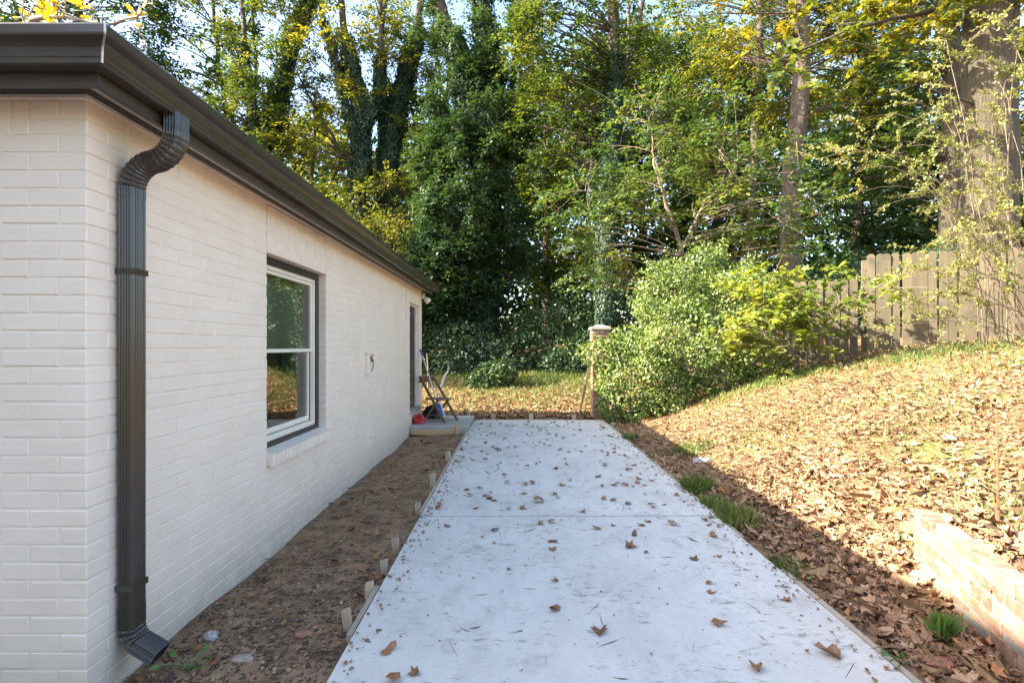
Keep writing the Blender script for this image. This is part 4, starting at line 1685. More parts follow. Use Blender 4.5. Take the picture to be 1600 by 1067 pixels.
tree('ivy_tree', 'big dark tree smothered in hanging ivy behind the end of the garage', Z0(745, 19),
     [([Z0(748, 19), P(752, 450, 19), P(765, 280, 19), P(725, 120, 19), P(675, -40, 19)], .42, .22),
      ([P(765, 290, 19), P(770, 150, 19), P(748, 20, 19), P(745, -90, 19)], .30, .18),
      ([P(760, 330, 19.2), P(800, 160, 19.4), P(815, -60, 19.6)], .16, .07)],
     [(P(715, 350, 18.4), (1.7, 1.1, 3.6), 7), (P(700, 430, 18.2), (1.4, 1.0, 1.8), 3), (P(745, 180, 18.6), (1.9, 1.2, 1.8), 3), (P(800, 330, 18.8), (.9, .8, 2.6), 2),
      (P(740, 40, 19), (2.6, 1.6, 2.0), 2)],
     'lf_mass', 175, 200, .42, .11, flat=.85, ivy=[(.0, .85, .35, 900, .11), (.0, .75, .28, 800, .11), (0, .5, .15, 500, .1)])
tree('ivy_column_tree', 'tall straight tree with ivy clad trunk rising behind the brick pillar', Z0(946, 17),
     [([Z0(946, 17), P(946, 430, 17), P(952, 250, 17), P(957, 60, 17), P(955, -120, 17)], .30, .16),
      ([P(955, 130, 17), P(990, 80, 17), P(1010, -30, 17)], .10, .06)],
     [(P(900, 60, 17), (2.4, 1.6, 2.2), 3), (P(1000, 160, 17.4), (2.0, 1.4, 2.2), 2), (P(880, 200, 17.5), (1.6, 1.2, 2.0), 2)], 'lf_wood', 75, 120, .5, .105,
     ivy=[(.0, .72, .16, 1300, .085), None], twigs=1)
tree('pine_tree', 'straight bare trunked pine between the dogwood and the big oak', Z0(1228, 18),
     [([Z0(1228, 18), P(1230, 300, 18), P(1240, 100, 18), P(1246, -150, 18)], .36, .25)],
     [(P(1200, 20, 18.3), (3.2, 1.8, 2.4), 3), (P(1300, 110, 18.6), (2.6, 1.6, 2.2), 2)], 'lf_yellow', 62, 90, .55, .12, bark='bark_pine', twigs=2)
tree('thin_pine_tree', 'thinner bare trunk just left of the straight pine', Z0(1183, 21),
     [([Z0(1172, 21), P(1178, 300, 21), P(1186, 100, 21), P(1192, -150, 21)], .22, .16)],
     [(P(1130, 60, 21.5), (3.0, 2.0, 3.2), 3), (P(1150, 250, 21.5), (2.2, 1.8, 2.0), 2)], 'lf_wood', 58, 110, .55, .12, bark='bark_pine', twigs=1)
tree('grey_trunk_tree', 'slender grey trunk just left of the big oak', Z0(1484, 17.5),
     [([Z0(1482, 17.5), P(1482, 300, 17.5), P(1485, 100, 17.5), P(1480, -150, 17.5)], .30, .22)],
     [(P(1420, 60, 18), (2.8, 1.6, 2.6), 3), (P(1360, 240, 18.5), (1.8, 1.5, 1.6), 1)], 'lf_wood', 44, 100, .5, .12, bark='bark_oak', twigs=2)
oak_c = [P(1250, 80, 12.4), P(1300, 60, 12.4), P(1345, 48, 12.5), P(1380, 90, 12.4), P(1420, 60, 12.6), P(1210, 110, 12.6), P(1270, 130, 12.2), P(1330, 120, 12.5), P(1400, 130, 12.2), P(1450, 40, 12.6), P(1290, 20, 12.8), P(1360, 10, 12.8),
         P(1180, 60, 13), P(1230, 30, 13)]
tree('oak_tree', 'massive furrowed oak trunk behind the tall fence', Z0(1541, 13),
     [([Z0(1541, 13), P(1541, 380, 13), P(1541, 200, 13), P(1543, 20, 13), P(1546, -160, 13)], .60, .50),
      ([P(1545, -40, 13), P(1480, 8, 12.8), P(1335, 48, 12.6), P(1200, 96, 12.6)], .09, .02)],
     [(P(1540, -40, 12.6), (2.2, 1.5, .9), 2), (P(1420, 20, 13), (1.8, 1.2, .9), 1)], 'lf_yellow', 22, 34, .42, .135, shape='maple', bark='bark_oak', sides=20, extra_clumps=oak_c, twigs=2)
tree('dogwood_tree', 'small broad leaved dogwood with spreading layers above the bushes', Z0(1062, 14),
     [([Z0(1066, 14), P(1064, 420, 14), P(1055, 350, 14), P(1035, 300, 14), P(1020, 250, 14)], .085, .03),
      ([P(1062, 400, 14), P(1085, 350, 14), P(1110, 310, 14), P(1150, 270, 14)], .06, .02),
      ([P(1036, 300, 14), P(1020, 220, 14), P(1022, 160, 14)], .03, .015),
      ([P(1055, 350, 14), P(985, 320, 13.6), P(905, 300, 13.4)], .03, .012)],
     [(P(1040, 300, 14), (2.3, 1.4, .8), 4), (P(920, 320, 13.6), (1.4, 1.0, .8), 3), (P(1150, 260, 14), (2.0, 1.3, 1.1), 4), (P(1040, 190, 14.3), (2.1, 1.3, 1.0), 3),
      (P(1240, 330, 13.8), (1.5, 1.1, .8), 2), (P(1180, 380, 13.6), (1.4, 1.0, .6), 2), (P(940, 410, 14.4), (1.1, .8, .8), 2)],
     'lf_dogwood', 120, 95, .44, .13, shape='oval', bark='twig', flat=.35, twigs=1, up=.9, dens=(1, 1), limb_r=.016)
# behind those: fill-in woodland trees
bg = [(215, 27, 11, 'lf_yellow', 'pale yellow green tree glimpsed between the evergreen and the slim tree'),
      (480, 28, 13, 'lf_yellow', 'yellowing tree far behind the leaning ivy tree'),
      (680, 29, 14, 'lf_wood', 'green tree far behind the twin stemmed tree'),
      (860, 26, 14, 'lf_wood', 'leafy tree behind the gap right of the ivy mass'),
      (1010, 27, 16, 'lf_wood', 'tall green tree behind the ivy clad column tree'),
      (1120, 28, 16, 'lf_mass', 'dark green tree deep behind the dogwood'),
      (1330, 25, 14, 'lf_mass', 'dark leafy tree between the pine and the grey trunk'),
      (1440, 27, 15, 'lf_mass', 'dark tree low behind the fence left of the oak'),
      (1600, 24, 14, 'lf_yellow', 'yellowing tree right behind the oak'),
      (20, 27, 13, 'lf_mass', 'dark tree at the far left over the roof'),
      (350, 30, 13, 'lf_wood', 'hazy green tree far behind the slim tree')]
for px_, d, h, lf, lab in bg:
    b = Z0(px_, d)
    k = RNG.uniform(-.8, .8)
    tree('woodland_tree', lab, b, [([b, b + (k * .3, 0, h * .4), b + (k, 0, h * .7), b + (k * 1.3, 0, h * 1.05)], .26, .06),
                                   ([b + (k * .3, 0, h * .42), b + (k * .5 + 1.2, .2, h * .7), b + (k + 2, .3, h * .95)], .12, .04)],
         [(b + (k, 0, h * .72), (3.4, 2.4, h * .26), 4), (b + (0, -.5, h * .40), (2.8, 2.0, h * .22), 3), (b + (1.0, -.8, h * .2), (2.6, 1.6, h * .15), 2)], lf, 86, 100, .72, .19, group='woodland trees behind')
# one tree off the picture whose twigs hang over the roof at top left
lc = [P(30, 20, 5.2), P(70, 40, 5.2), P(120, 30, 5.2), P(100, 15, 5.0), P(55, 8, 5.0), P(215, 48, 5.1), P(150, 20, 5.2), P(15, 70, 5.4)]
tree('overhanging_tree', 'bare pale twigs with a few yellow leaves hanging above the garage gutter', (-10.4, 9.5, -.1),
     [([(-10.4, 9.5, -.1), (-10.2, 9.3, 3), (-9.2, 8.6, 5.5), (-8.6, 8.0, 7.5)], .2, .08), ([(-9.6, 8.9, 4.6), (-7.6, 7.2, 4.9), (-5.3, 5.6, 4.6), P(60, 35, 5.2), P(150, 38, 5.1), P(225, 25, 5.0)], .06, .007),
      ([P(40, 38, 5.3), P(95, 15, 5.2), P(140, -10, 5.2)], .012, .005), ([P(120, 38, 5.15), P(165, 48, 5.1), P(222, 35, 5.05)], .008, .003)],
     [((-9.2, 8.4, 7.6), (1.2, 1.2, .9), 1)], 'lf_gold', 12, 9, .13, .085, shape='oval', bark='twig_pale', extra_clumps=lc, twigs=2)

# understorey at the wood's edge
US = [(690, 18.0, 1.5, 1.7, 'lf_mass', 'dark shrub at the wood edge next to the garage corner'),
      (735, 17.6, 1.1, 1.2, 'lf_ivy', 'glossy low shrub under the big ivy tree'),
      (805, 19.2, 1.3, 2.0, 'lf_wood', 'yellow green shrub in the gap right of the ivy tree'),
      (868, 18.4, 1.6, 2.6, 'lf_mass', 'broad leafy shrub left of the brick pillar'),
      (905, 17.6, 1.0, 1.5, 'lf_mass', 'low rounded shrub right beside the brick pillar'),
      (985, 18.6, 1.3, 2.4, 'lf_ivy', 'dark shrub behind the ivy clad trunk'),
      (640, 19.5, 2.2, 3.4, 'lf_mass', 'tall shrub hidden half behind the garage end'),
      (1330, 15.5, 1.6, 2.2, 'lf_ivy', 'dark shrub behind the lower fence'),
      (1440, 16.5, 1.5, 2.6, 'lf_mass', 'dark shrub behind the tall fence'),
      (540, 18.5, 2.4, 5.2, 'lf_yellow', 'bright yellow green shrub rising behind the middle of the eave'),
      (420, 17.5, 2.2, 6.0, 'lf_yellow', 'bright sapling behind the eave near the downspout'),
      (320, 15.0, 1.6, 6.0, 'lf_gold', 'golden leaved sapling just over the gutter'),
      (655, 18.8, .45, 4.6, 'lf_yellow', 'narrow sunlit yellow sapling between dark trees above the gutter end')]
for px_, d, r, h, lf, lab in US:
    g = gp3(px_, d)
    e = [((g[0], d, g[2] + h * .45), (r, r * .7, h * .5)), ((g[0] + r * .5, d - .2, g[2] + h * .75), (r * .7, r * .6, h * .3)), ((g[0] - r * .6, d - .3, g[2] + h * .28), (r * .7, r * .6, h * .3))]
    bush('shrub', lab, 'shrub', e, lf, int(2600 * (r * h) ** .8), .10, stems=7, sprig=14, shell=.45, lump_amp=.3)

g = gp3(772, 15.2)
bush('hydrangea_shrub', 'low broad leaved shrub alone in the yard beyond the slab', 'shrub',
     [((g[0], 15.2, g[2] + .38), (.55, .45, .42)), ((g[0] + .25, 15.1, g[2] + .55), (.4, .35, .35)), ((g[0] - .5, 15.1, g[2] + .2), (.4, .3, .28))], 'lf_mass', 1500, .12, 'oval', stems=9, sprig=8, shell=.5)

# ivy and privet thicket right of the pillar
rag = []
for bx_, by_, bz_, br_ in ((2.55, 11.0, 1.0, .9), (3.5, 11.0, 1.35, 1.2), (4.7, 11.1, 1.85, 1.15), (3.9, 11.9, 2.5, 1.1), (4.6, 12.1, 2.8, .7)):
    for k in range(6):
        d_ = rand_dirs(1, (-.1, -.35, .55))[0]
        r_ = RNG.uniform(.16, .36)
        rag.append(((bx_ + d_[0] * br_, by_ + d_[1] * br_ * .8, bz_ + d_[2] * br_), (r_ * 1.2, r_, r_ * RNG.uniform(.6, 1.1))))
bush('ivy_thicket', 'big sunlit thicket of ivy and privet beside the brick pillar', 'bush',
     [((2.1, 11.0, .95), (.42, .36, .78)), ((2.55, 11.1, .95), (.95, .75, .95)), ((3.5, 11.2, 1.25), (1.25, 1.0, 1.15)), ((2.2, 10.9, .4), (.6, .5, .5)), ((4.7, 11.3, 1.75), (1.25, 1.0, 1.2)), ((3.9, 12.0, 2.45), (1.25, .8, .85)), ((4.6, 12.2, 2.75), (.8, .6, .65)), ((3.0, 10.6, .55), (.6, .4, .45)), ((4.1, 10.5, .95), (.6, .4, .5))] + rag,
     'lf_privet', 62000, .064, 'oval', stems=22, sprig=210, shell=.66, base=np.array([3.5, 11.2, .3]), lump_amp=.26)
mp2 = np.array([5.25, 10.0, float(gz(5.25, 10.0)) - .05])
mc = []
for px_, py_, d in [(1140, 440, 10.6), (1180, 425, 10.4), (1220, 440, 10.2), (1250, 425, 10.1), (1180, 470, 10.0), (1230, 480, 9.8), (1270, 460, 9.7), (1300, 445, 9.6), (1150, 500, 9.9), (1200, 510, 9.7), (1250, 520, 9.5),
                   (1290, 500, 9.4), (1330, 470, 9.4), (1360, 455, 9.3), (1385, 440, 9.2), (1310, 420, 9.9), (1285, 545, 9.5), (1210, 545, 9.8), (1165, 455, 10.2), (1320, 520, 9.5), (1240, 455, 9.9), (1215, 575, 9.8), (1400, 455, 9.2)]:
    mc.append(P(px_, py_, d))
tree('maple_sapling', 'bright yellow green maple sapling reaching across the lower fence', mp2,
     [([mp2, P(1285, 560, 9.8), P(1262, 500, 9.9), P(1225, 450, 10.1)], .03, .01), ([mp2 + (-.1, .05, 0), P(1235, 545, 9.9), P(1180, 490, 10.1)], .025, .008), ([P(1280, 540, 9.8), P(1320, 480, 9.6), P(1370, 455, 9.3)], .018, .006)],
     [(P(1225, 470, 10.0), (1.0, .6, .55), 1), (P(1200, 520, 9.9), (.9, .5, .4), 1)], 'lf_maple', 30, 58, .24, .105, shape='maple', bark='twig', extra_clumps=mc, flat=.4, up=1.2, twigs=1, limb_r=.015, group='bushes and shrubs', dens=(1, 1))

# arching shrub with small pale leaves in front of the fence and the oak
ash = thing('arching_shrub', 'arching thin shrub with tiny pale leaves in front of the oak', 'shrub', (8.0, 8.5, float(gz(8.0, 8.5))), 0, 'bushes and shrubs')
wood, lp, ld = MB(), [], []
base = np.array(ash.location)
targets = [(1285, 250, 8.2), (1310, 235, 8.4), (1340, 190, 8.6), (1400, 170, 8.4), (1350, 300, 8.0), (1390, 320, 8.2), (1330, 265, 8.5), (1450, 120, 8.8), (1480, 60, 9.0), (1540, 30, 9.0), (1580, 60, 8.8), (1430, 200, 8.3),
           (1420, 400, 8.2), (1400, 440, 8.0), (1440, 430, 8.3), (1470, 380, 8.1), (1510, 395, 8.2), (1560, 420, 8.0), (1350, 440, 8.6), (1590, 330, 8.0), (1500, 180, 8.6), (1550, 150, 8.6), (1590, 120, 8.6), (1480, 270, 8.2), (1530, 300, 8.2),
           (1570, 230, 8.4), (1390, 520, 8.8), (1330, 500, 9.0), (1460, 470, 8.6), (1600, 20, 8.8), (1520, 90, 9.0), (1445, 300, 8.4), (1380, 240, 8.5), (1410, 480, 8.7), (1360, 530, 9.0)]
for px_, py_, d in targets:
    e_ = P(px_, py_, d)
    s0 = np.array([RNG.uniform(7.6, 8.7), RNG.uniform(8.3, 9.0), 0])
    s0[2] = float(gz(s0[0], s0[1])) - .03
    apex = np.array([(s0[0] * .55 + e_[0] * .45), (s0[1] + e_[1]) / 2, max(e_[2], s0[2]) + .25 + .15 * abs(e_[0] - s0[0])])
    pts = wob(bez(s0, apex, e_, 12), .03)
    wood.tube(pts - base, np.linspace(.009, .0025, 12), 5, False)
    for k in range(9):
        i = RNG.integers(4, 12)
        a_ = pts[i]
        b_ = a_ + unit(np.array([RNG.normal(-.5, .8), RNG.normal(-.1, .5), RNG.normal(.05, .45)])) * RNG.uniform(.2, .55)
        tw = wob(bez(a_, (a_ + b_) / 2 + RNG.normal(0, .03, 3) + (0, 0, .04), b_, 5), .01)
        wood.tube(tw - base, np.linspace(.005, .002, 5), 4, False)
        f = RNG.uniform(.1, 1, 36)
        seg = np.clip((f * 4).astype(int), 0, 3)
        fr_ = (f * 4 - seg)[:, None]
        lp.append(tw[seg] * (1 - fr_) + tw[seg + 1] * fr_ + RNG.normal(0, .018, (36, 3)))
lp = np.concatenate(lp)
wood.build('stem', M['twig'], ash, True)
me = leaves_mesh('foliage', lp - base, rand_dirs(len(lp), (-.2, 0, .1)), rand_dirs(len(lp), (0, -.2, .7)), RNG.uniform(.6, 1.3, len(lp)) * .046, 'diamond')
link('foliage', me, M['lf_small'], ash)

# far woods: one mass seen only through the gaps
n = 158000
ang_ = RNG.uniform(radians(-52), radians(52), n)
rad_ = RNG.uniform(32, 44, n)
x = np.sin(ang_) * rad_ * 1.1
y = np.cos(ang_) * rad_ + 4
u_ = x / y
top = 10.5 + 12.5 * np.exp(-((u_ - .20) / .42) ** 2) + 2.2 * np.sin(x * .35) + 1.6 * np.sin(x * .83 + 1)
z = RNG.uniform(0, 1, n) ** .85 * top + 1.0
hol = np.sin(x * .9 + 2 * np.sin(z * .5)) * np.sin(z * .8 + 1.7 * np.sin(x * .4)) + .6 * np.sin(x * 2.1 + z * 1.3) * np.sin(z * 1.9 - x * .7)
keep = (hol < .62) | (z < 8)
keep &= RNG.uniform(0, 1, n) < np.where(z < 7, .95, .62)
x, y, z = x[keep], y[keep], z[keep]
n = len(x)
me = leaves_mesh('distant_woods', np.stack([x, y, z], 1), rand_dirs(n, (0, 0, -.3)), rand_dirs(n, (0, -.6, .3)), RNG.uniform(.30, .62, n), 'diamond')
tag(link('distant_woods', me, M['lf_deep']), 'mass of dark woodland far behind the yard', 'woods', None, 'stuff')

# ------------------------------------------------------------------ leaf litter
def litter(name, label, x, y, size, mat, curl=.55, shape='dead', lift=.012, zf=gz, tilt=.22):
    n = len(x)
    z = zf(x, y) + RNG.uniform(.0, lift, n) + .006
    pos = np.stack([x, y, z], 1)
    tp = unit(np.stack([RNG.normal(0, 1, n), RNG.normal(0, 1, n), RNG.normal(0, tilt, n)], 1))
    nr = unit(np.stack([RNG.normal(0, .35, n), RNG.normal(0, .35, n), np.ones(n)], 1))
    # lie along the slope
    e = .05
    nr[:, 0] -= (zf(x + e, y) - zf(x - e, y)) / (2 * e)
    me_ = leaves_mesh(name, pos, tp, nr, size, shape, curl)
    return tag(link(name, me_, mat), label, 'leaves', None, 'stuff')


n = 47000
x = 1.86 + RNG.beta(1.0, 1.5, n) * 9.5
y = RNG.uniform(1.6, 11.9, n)
keep = (np.abs(x) < y * 1.0 + .6) & (x < 6.9 + (10.4 - y) * 2.6)
bare = lump(x * .55 + 3, y * .55) + .35 * lump(x * 1.7, y * 1.6)
keep &= ~((bare > .35) & (x > 2.9) & (RNG.uniform(0, 1, n) < .75))
x, y = x[keep], y[keep]
litter('leaf_litter', 'carpet of dry brown leaves over the right hand bank', x, y, np.clip(RNG.gamma(4, .0088, len(x)) * (.75 + .5 * np.exp(-np.maximum(y - 2.5, 0) / 2)), .016, .115), M['dead'], .7, 'dead', .03)
n = 5600
x = 1.9 + RNG.beta(1, 2.6, n) * 2.4
y = RNG.uniform(1.6, 6.0, n)
keep = np.abs(x) < y * 1.0 + .6
litter('leaf_litter', 'thick leaves heaped along the brick edging and shadow line', x[keep], y[keep], np.clip(RNG.gamma(5, .0098, keep.sum()), .02, .092), M['dead'], .55, 'maple', .03)
n = 7500
x = RNG.uniform(-3.2, 3.4, n)
y = 11.2 + RNG.beta(.8, 3.8, n) * 8.5
litter('leaf_litter', 'scattered dry leaves over the yard beyond the slab', x, y, RNG.uniform(.035, .085, n), M['dead'], .6, 'dead', .03)
n = 120
x = RNG.uniform(-1.9, -.9, n)
y = RNG.uniform(2.2, 9.7, n)
litter('leaf_litter', 'few dead leaves on the bare soil by the garage wall', x, y, RNG.uniform(.035, .085, n), M['dead_drive'], .7, 'dead', .01)
# brown fragments, bark and chips in the soil strip
n = 2600
x = RNG.uniform(-1.9, -.88, n)
y = 2.1 + RNG.beta(1, 1.6, n) * 7.6
litter('soil_debris', 'bark crumbs and straw in the soil strip', x, y, RNG.uniform(.006, .024, n), M['dead'], .5, 'dead', .004)
n = 520
x = RNG.uniform(-1.84, -.9, n)
y = 2.0 + RNG.beta(1, 2.0, n) * 7.5
litter('dry_straw', 'thin dry straw and roots lying in the soil strip', x, y, RNG.uniform(.05, .16, n), M['needle'], .15, 'straw', .004, gz, .07)
n = 9000
x = 1.84 + RNG.beta(1, 1.6, n) * 4.5
y = RNG.uniform(1.7, 9, n)
litter('dry_straw', 'thin dry pine straw among the leaves right of the slab', x, y, RNG.uniform(.06, .17, n), M['straw'], .3, 'straw', .05)

def clods(name, label, x, y, size, mat, flat=.6):
    n_ = len(x)
    oct_ = np.array([(1, 0, 0), (0, 1, 0), (-1, 0, 0), (0, -1, 0), (0, 0, 1), (0, 0, -1)], float)
    fo = np.array([(0, 1, 4), (1, 2, 4), (2, 3, 4), (3, 0, 4), (1, 0, 5), (2, 1, 5), (3, 2, 5), (0, 3, 5)])
    a_ = RNG.uniform(0, 2 * pi, n_)
    st_ = RNG.uniform(.5, 1.5, (n_, 3)) * np.array([1, 1, flat])
    V = oct_[None] * st_[:, None] + RNG.normal(0, .16, (n_, 6, 3))
    ca, sa = np.cos(a_)[:, None], np.sin(a_)[:, None]
    X = V[..., 0] * ca - V[..., 1] * sa
    Y = V[..., 0] * sa + V[..., 1] * ca
    P_ = np.stack([X * size[:, None] + x[:, None], Y * size[:, None] + y[:, None], V[..., 2] * size[:, None] + gz(x, y)[:, None] + size[:, None] * .15], -1)
    Fa = (fo[None] + (np.arange(n_) * 6)[:, None, None]).reshape(-1, 3)
    return tag(link(name, np_mesh(name, P_.reshape(-1, 3), Fa), mat), label, 'soil', None, 'stuff')


n = 1000
clods('soil_clods', 'loose crumbs and clods of brown soil in the strip by the wall', RNG.uniform(-1.9, -.9, n), 2.1 + RNG.beta(1, 1.4, n) * 7.4, RNG.gamma(2.0, .003, n) + .002, M['clod'])
n = 2400
clods('bark_mulch', 'dark bark mulch in the near part of the soil strip', RNG.uniform(-1.9, -.9, n), 2.0 + RNG.beta(1, 2.2, n) * 2.6, RNG.gamma(2.2, .003, n) + .002, M['mulch'], .35)
n = 900
clods('soil_clods', 'crumbs of soil and grit along the right edge of the slab', 1.83 + RNG.beta(1, 2.5, n) * .5, RNG.uniform(2.2, 10.5, n), RNG.gamma(2.2, .004, n) + .003, M['clod'])

# pine needles on the slab
n = 190
x = RNG.uniform(DX0 + .05, DX1 - .05, n)
y = 1.9 + RNG.beta(1, 1.4, n) * 9.0
flat0 = lambda a_, b_: np.zeros(len(np.atleast_1d(a_)))
litter('pine_needles', 'thin pine needles and twigs scattered on the concrete', x, y, RNG.uniform(.04, .13, n), M['needle'], .12, 'straw', .001, flat0)
n = 700
x = np.where(RNG.uniform(0, 1, n) < .5, DX1 - .02 - RNG.gamma(1.2, .09, n), DX0 + .02 + RNG.gamma(1.2, .06, n))
y = 1.9 + RNG.beta(1, 1.2, n) * 9.1
litter('edge_debris', 'leaf crumbs and dirt gathered along both edges of the concrete', x, y, RNG.uniform(.008, .032, n), M['dead_drive'], .5, 'dead', .002, flat0)
n = 420
x = RNG.uniform(DX0 + .03, DX1 - .03, n)
y = 1.9 + RNG.beta(1, 1.2, n) * 9.0
litter('leaf_crumbs', 'small crumbs of leaf scattered on the concrete', x, y, RNG.uniform(.006, .026, n), M['dead_drive'], .5, 'diamond', .002, flat0)

# single leaves lying on the slab
lm_ = []
for k in range(12):
    me = leaves_mesh('fallen_leaf', np.array([[0., 0, .004]]), np.array([[0., 1, .05]]), np.array([[.1, 0, 1.]]), 1.0, ('dead', 'maple', 'dead')[k % 3], (.55, .4, .8)[k % 3])
    co = np.zeros(len(me.vertices) * 3, np.float32)
    me.vertices.foreach_get('co', co)
    co = co.reshape(-1, 3)
    co[:, 2] -= co[:, 2].min() - .01
    co[:, 2] *= min(1, .42 / max(co[:, 2].max(), .01))
    co[:, 1] -= .4
    me.vertices.foreach_set('co', co.ravel())
    lm_.append(me)
DL = [(605, 1018, .13), (647, 1053, .09), (616, 1063, .1), (623, 907, .055), (743, 795, .085), (764, 780, .09), (735, 775, .09), (767, 770, .06), (754, 839, .05), (772, 849, .05), (795, 890, .05), (868, 952, .14), (937, 989, .12),
      (1124, 976, .13), (1182, 1045, .12), (868, 909, .075), (863, 846, .12), (864, 859, .09), (986, 855, .14), (1009, 864, .06), (1085, 873, .13), (1124, 870, .06), (1107, 912, .065), (1112, 926, .09), (1003, 821, .11), (991, 836, .11), (911, 800, .1),
      (878, 813, .04), (842, 785, .16), (943, 780, .1), (958, 783, .1), (982, 787, .14), (1037, 789, .07), (878, 758, .15), (831, 756, .13), (959, 758, .13), (977, 759, .12), (998, 749, .13), (1019, 752, .1), (1114, 838, .14), (1296, 1026, .17), (1228, 938, .09)]
for px_, py_, s_ in DL:
    d = CAMZ * F / (py_ - 541)
    x = (px_ - 806) / F * d
    DL_o = link('fallen_leaf', lm_[random.randrange(12)], M['dead_drive'], None, (x, d, .002))
    DL_o.scale = (s_ * .7,) * 3
    DL_o.rotation_euler = (0, 0, random.uniform(0, 6.28))
    tag(DL_o, 'curled brown leaf lying on the concrete driveway', 'leaf', 'fallen leaves on the driveway')
for k in range(170):
    d = 4.3 + 6.7 * random.random() ** .75
    x = random.uniform(DX0 + .06, DX1 - .08)
    s_ = random.uniform(.035, .085)
    o = link('fallen_leaf', lm_[random.randrange(12)], M['dead_drive'], None, (x, d, .002))
    o.scale = (s_,) * 3
    o.rotation_euler = (0, 0, random.uniform(0, 6.28))
    tag(o, 'curled brown leaf lying on the concrete driveway', 'leaf', 'fallen leaves on the driveway')

# ------------------------------------------------------------------ grass, weeds, stones
def tuft(label, px, py, d, r, h, n, mat='grass', name='grass_tuft', kind=None):
    n = int(n * 1.7)
    x0_ = (px - 806) / F * d
    a_ = RNG.uniform(0, 2 * pi, n)
    rr_ = np.sqrt(RNG.uniform(0, 1, n)) * r
    x = x0_ + np.cos(a_) * rr_
    y = d + np.sin(a_) * rr_
    z = gz(x, y) - .005
    org = np.array([x0_, d, float(gz(x0_, d))])
    tp = unit(np.stack([RNG.normal(0, .6, n), RNG.normal(0, .6, n), np.ones(n)], 1))
    nr = rand_dirs(n, (0, -.3, .2))
    me_ = leaves_mesh(name, np.stack([x, y, z], 1) - org, tp, nr, RNG.uniform(.5, 1.2, n) * h, 'blade')
    o_ = link(name, me_, M[mat], None, org)
    tag(o_, label, 'grass', 'grass tufts by the slab', kind)


tuft('first grass tuft right of the slab beyond the long board', 1085, 765, 5.75, .16, .17, 420)
tuft('second grass tuft right of the slab next to the first', 1112, 788, 5.2, .14, .14, 330)
tuft('third and brightest grass tuft right of the slab', 1145, 812, 4.75, .17, .17, 480)
tuft('small grass tuft beside the third stake on the right', 983, 690, 8.9, .12, .16, 200)
tuft('low grass at the near right board where it begins', 1218, 890, 3.75, .16, .10, 330)
tuft('grass patch at the foot of the shadow line by the thicket', 1080, 705, 7.6, .3, .12, 420)


def patch(label, xs, ys, n, h):
    x = RNG.normal(xs[0], xs[1], n)
    y = RNG.normal(ys[0], ys[1], n)
    tp = unit(np.stack([RNG.normal(0, .5, n), RNG.normal(0, .5, n), np.ones(n)], 1))
    me_ = leaves_mesh('grass', np.stack([x, y, gz(x, y) - .005], 1), tp, rand_dirs(n, (0, -.3, .2)), RNG.uniform(.5, 1.2, n) * h, 'blade')
    tag(link('grass', me_, M['grass']), label, 'grass', None, 'stuff')


patch('green strip of grass below the tall fence', (6.8, 1.4), (8.8, .6), 4200, .11)
patch('thin grass among the leaves in the middle of the bank', (4.2, .5), (5.6, .35), 900, .09)
patch('grass patch showing through the leaves high on the bank', (6.2, .6), (6.9, .3), 1100, .09)
patch('grass patch in the leaves near the shadow line', (3.4, .4), (7.2, .4), 900, .08)
patch('thin grass on the raised bed above the brick edging', (3.3, .35), (3.2, .45), 1300, .10)
patch('sparse grass over the yard beyond the slab', (0.3, 2.2), (14.4, 1.5), 9500, .13)
patch('green grass at the foot of the wood', (0.9, 1.6), (16.6, .7), 4200, .2)
patch('weeds under the edge of the thicket', (4.6, .6), (9.8, .25), 1600, .14)


def weed(label, px, py, d, n, size, h):
    x0_ = (px - 806) / F * d
    z0 = float(gz(x0_, d))
    org = np.array([x0_, d, z0])
    t = thing('weed', label, 'weed', org, 0, 'small weeds')
    q = MB()
    tips = []
    for k in range(n):
        e_ = np.array([RNG.normal(0, h * .7), RNG.normal(0, h * .7), RNG.uniform(.4, 1) * h])
        q.tube(bez(np.zeros(3), e_ * (.3, .3, .8), e_, 4), np.linspace(.003, .0015, 4), 4, False)
        tips.append(e_)
    q.build('stem', M['weed'], t)
    tips = np.array(tips)
    tp = tips * (1, 1, .2) + RNG.normal(0, .01, tips.shape)
    for k in range(n):
        link('leaf', leaves_mesh('leaf', tips[k:k + 1], tp[k:k + 1], rand_dirs(1, (0, -.5, 1.5)), RNG.uniform(.7, 1.2) * size, 'oval'), M['weed'], t)


weed('bright green weed beside the downspout foot', 293, 1040, 2.72, 6, .062, .09)
weed('small green weed by the near right form board', 1408, 1018, 2.62, 11, .035, .08)
weed('tiny green weed further along the right form board', 1245, 895, 3.62, 14, .03, .06)
weed('small weed at the near end of the brick edging', 1590, 1035, 2.55, 8, .04, .1)
# pine sprig
org = P(1478, 1040, 2.62)
org[2] = float(gz(org[0], org[1])) + .02
n = 90
tp = unit(np.stack([RNG.normal(.0, .22, n), RNG.normal(.25, .25, n), RNG.normal(.9, .12, n)], 1))
me = leaves_mesh('pine_sprig', np.stack([RNG.normal(0, .012, n), RNG.normal(0, .012, n), np.zeros(n)], 1), tp, rand_dirs(n, (0, -1, 0)), RNG.uniform(.10, .17, n), 'blade')
tag(link('pine_sprig', me, M['weed'], None, org), 'fresh green pine sprig on the leaves beside the brick edging', 'sprig')


def chunk(name, label, cat, px, py, d, r, mat, seed, group=None, z=None):
    x0_ = (px - 806) / F * d
    zz = float(gz(x0_, d)) if z is None else z
    o_ = blob(name, mat, (x0_, d, zz + r[2] * .4), r, seed, .18)
    tag(o_, label, cat, group)


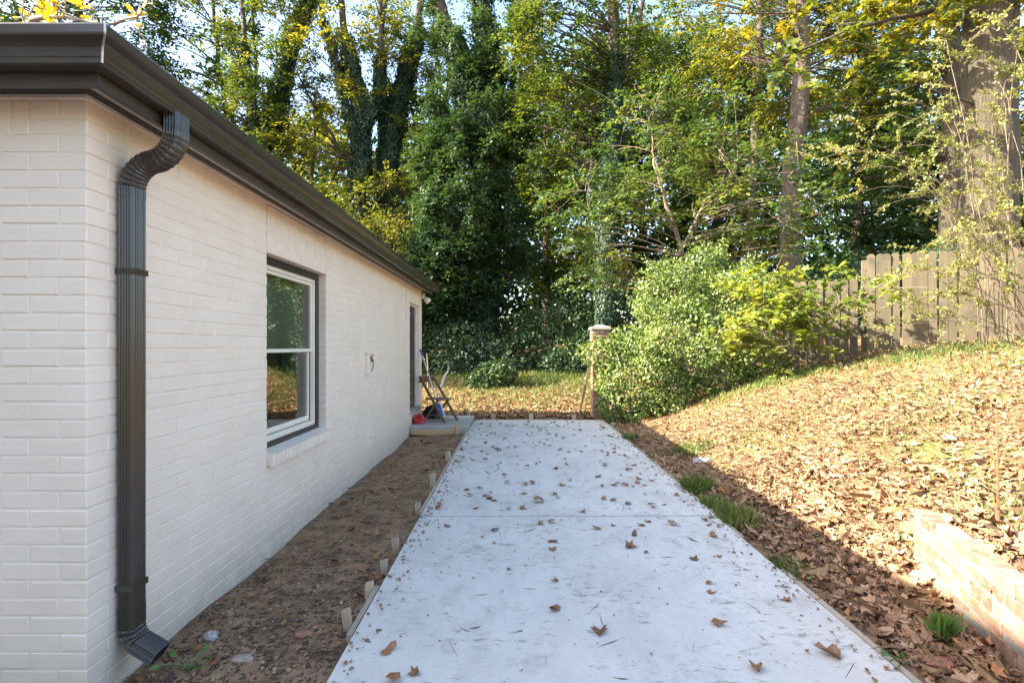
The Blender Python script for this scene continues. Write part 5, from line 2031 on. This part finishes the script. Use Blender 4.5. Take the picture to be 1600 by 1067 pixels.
chunk('brick_piece', 'broken orange brick lying on the near right form board', 'brick', 1352, 1000, 2.78, (.055, .045, .045), M['brick'], 11, 'loose bricks')
chunk('brick_piece', 'red brick fragment half buried at the slab edge', 'brick', 1170, 858, 4.05, (.10, .05, .05), M['brick'], 12, 'loose bricks')
chunk('brick_piece', 'flat red brick shard among leaves at the near right', 'brick', 1482, 1058, 2.5, (.09, .06, .025), M['brick'], 13, 'loose bricks')
chunk('stone', 'grey stone lying in leaves near the brick edging', 'stone', 1441, 928, 3.25, (.07, .05, .05), M['stone'], 14, 'loose stones')
chunk('stone', 'small white stone among leaves right of the slab', 'stone', 1332, 941, 3.2, (.03, .025, .02), M['pvc'], 15, 'loose stones')
chunk('stone', 'flat pale stone at the shadow edge on the bank', 'stone', 1099, 716, 7.0, (.13, .09, .05), M['stone'], 16, 'loose stones')
chunk('stone', 'pale stone at the slab edge between the right stakes', 'stone', 1020, 727, 7.0, (.09, .06, .04), M['stone'], 17, 'loose stones')
chunk('stone', 'grey stone in the soil near the downspout foot', 'stone', 330, 998, 3.0, (.04, .03, .03), M['stone'], 18, 'loose stones')
chunk('stone', 'flat pale flake in the soil right of the weed', 'stone', 380, 1048, 2.75, (.055, .035, .015), M['capstone'], 19, 'loose stones')
chunk('terracotta_shard', 'orange terracotta shard in the dark soil strip', 'shard', 474, 1006, 2.95, (.05, .035, .018), M['brick'], 20)
# pale chips in the soil
n = 60
x = RNG.uniform(-1.88, -.92, n)
y = 2.3 + RNG.beta(1, 1.5, n) * 6.5
litter('stone_chips', 'pale chips and grit scattered through the soil strip', x, y, RNG.uniform(.01, .032, n), M['capstone'], .5, 'diamond', .006)
# rusty rod on the bank
xr = P(1559, 842, 3.15)
xr[2] = float(gz(xr[0], xr[1]))
mb = MB()
mb.tube([(0, 0, -.2), (0, 0, .3), (-.008, 0, .68)], [.0055, .0055, .0045], 6)
mb.tube([(0, 0, .0), (0, 0, .13)], .011, 6)
tag(mb.build('metal_rod', M['rust'], None, False, xr), 'thin rusty rod standing in the leaves above the brick edging', 'rod')
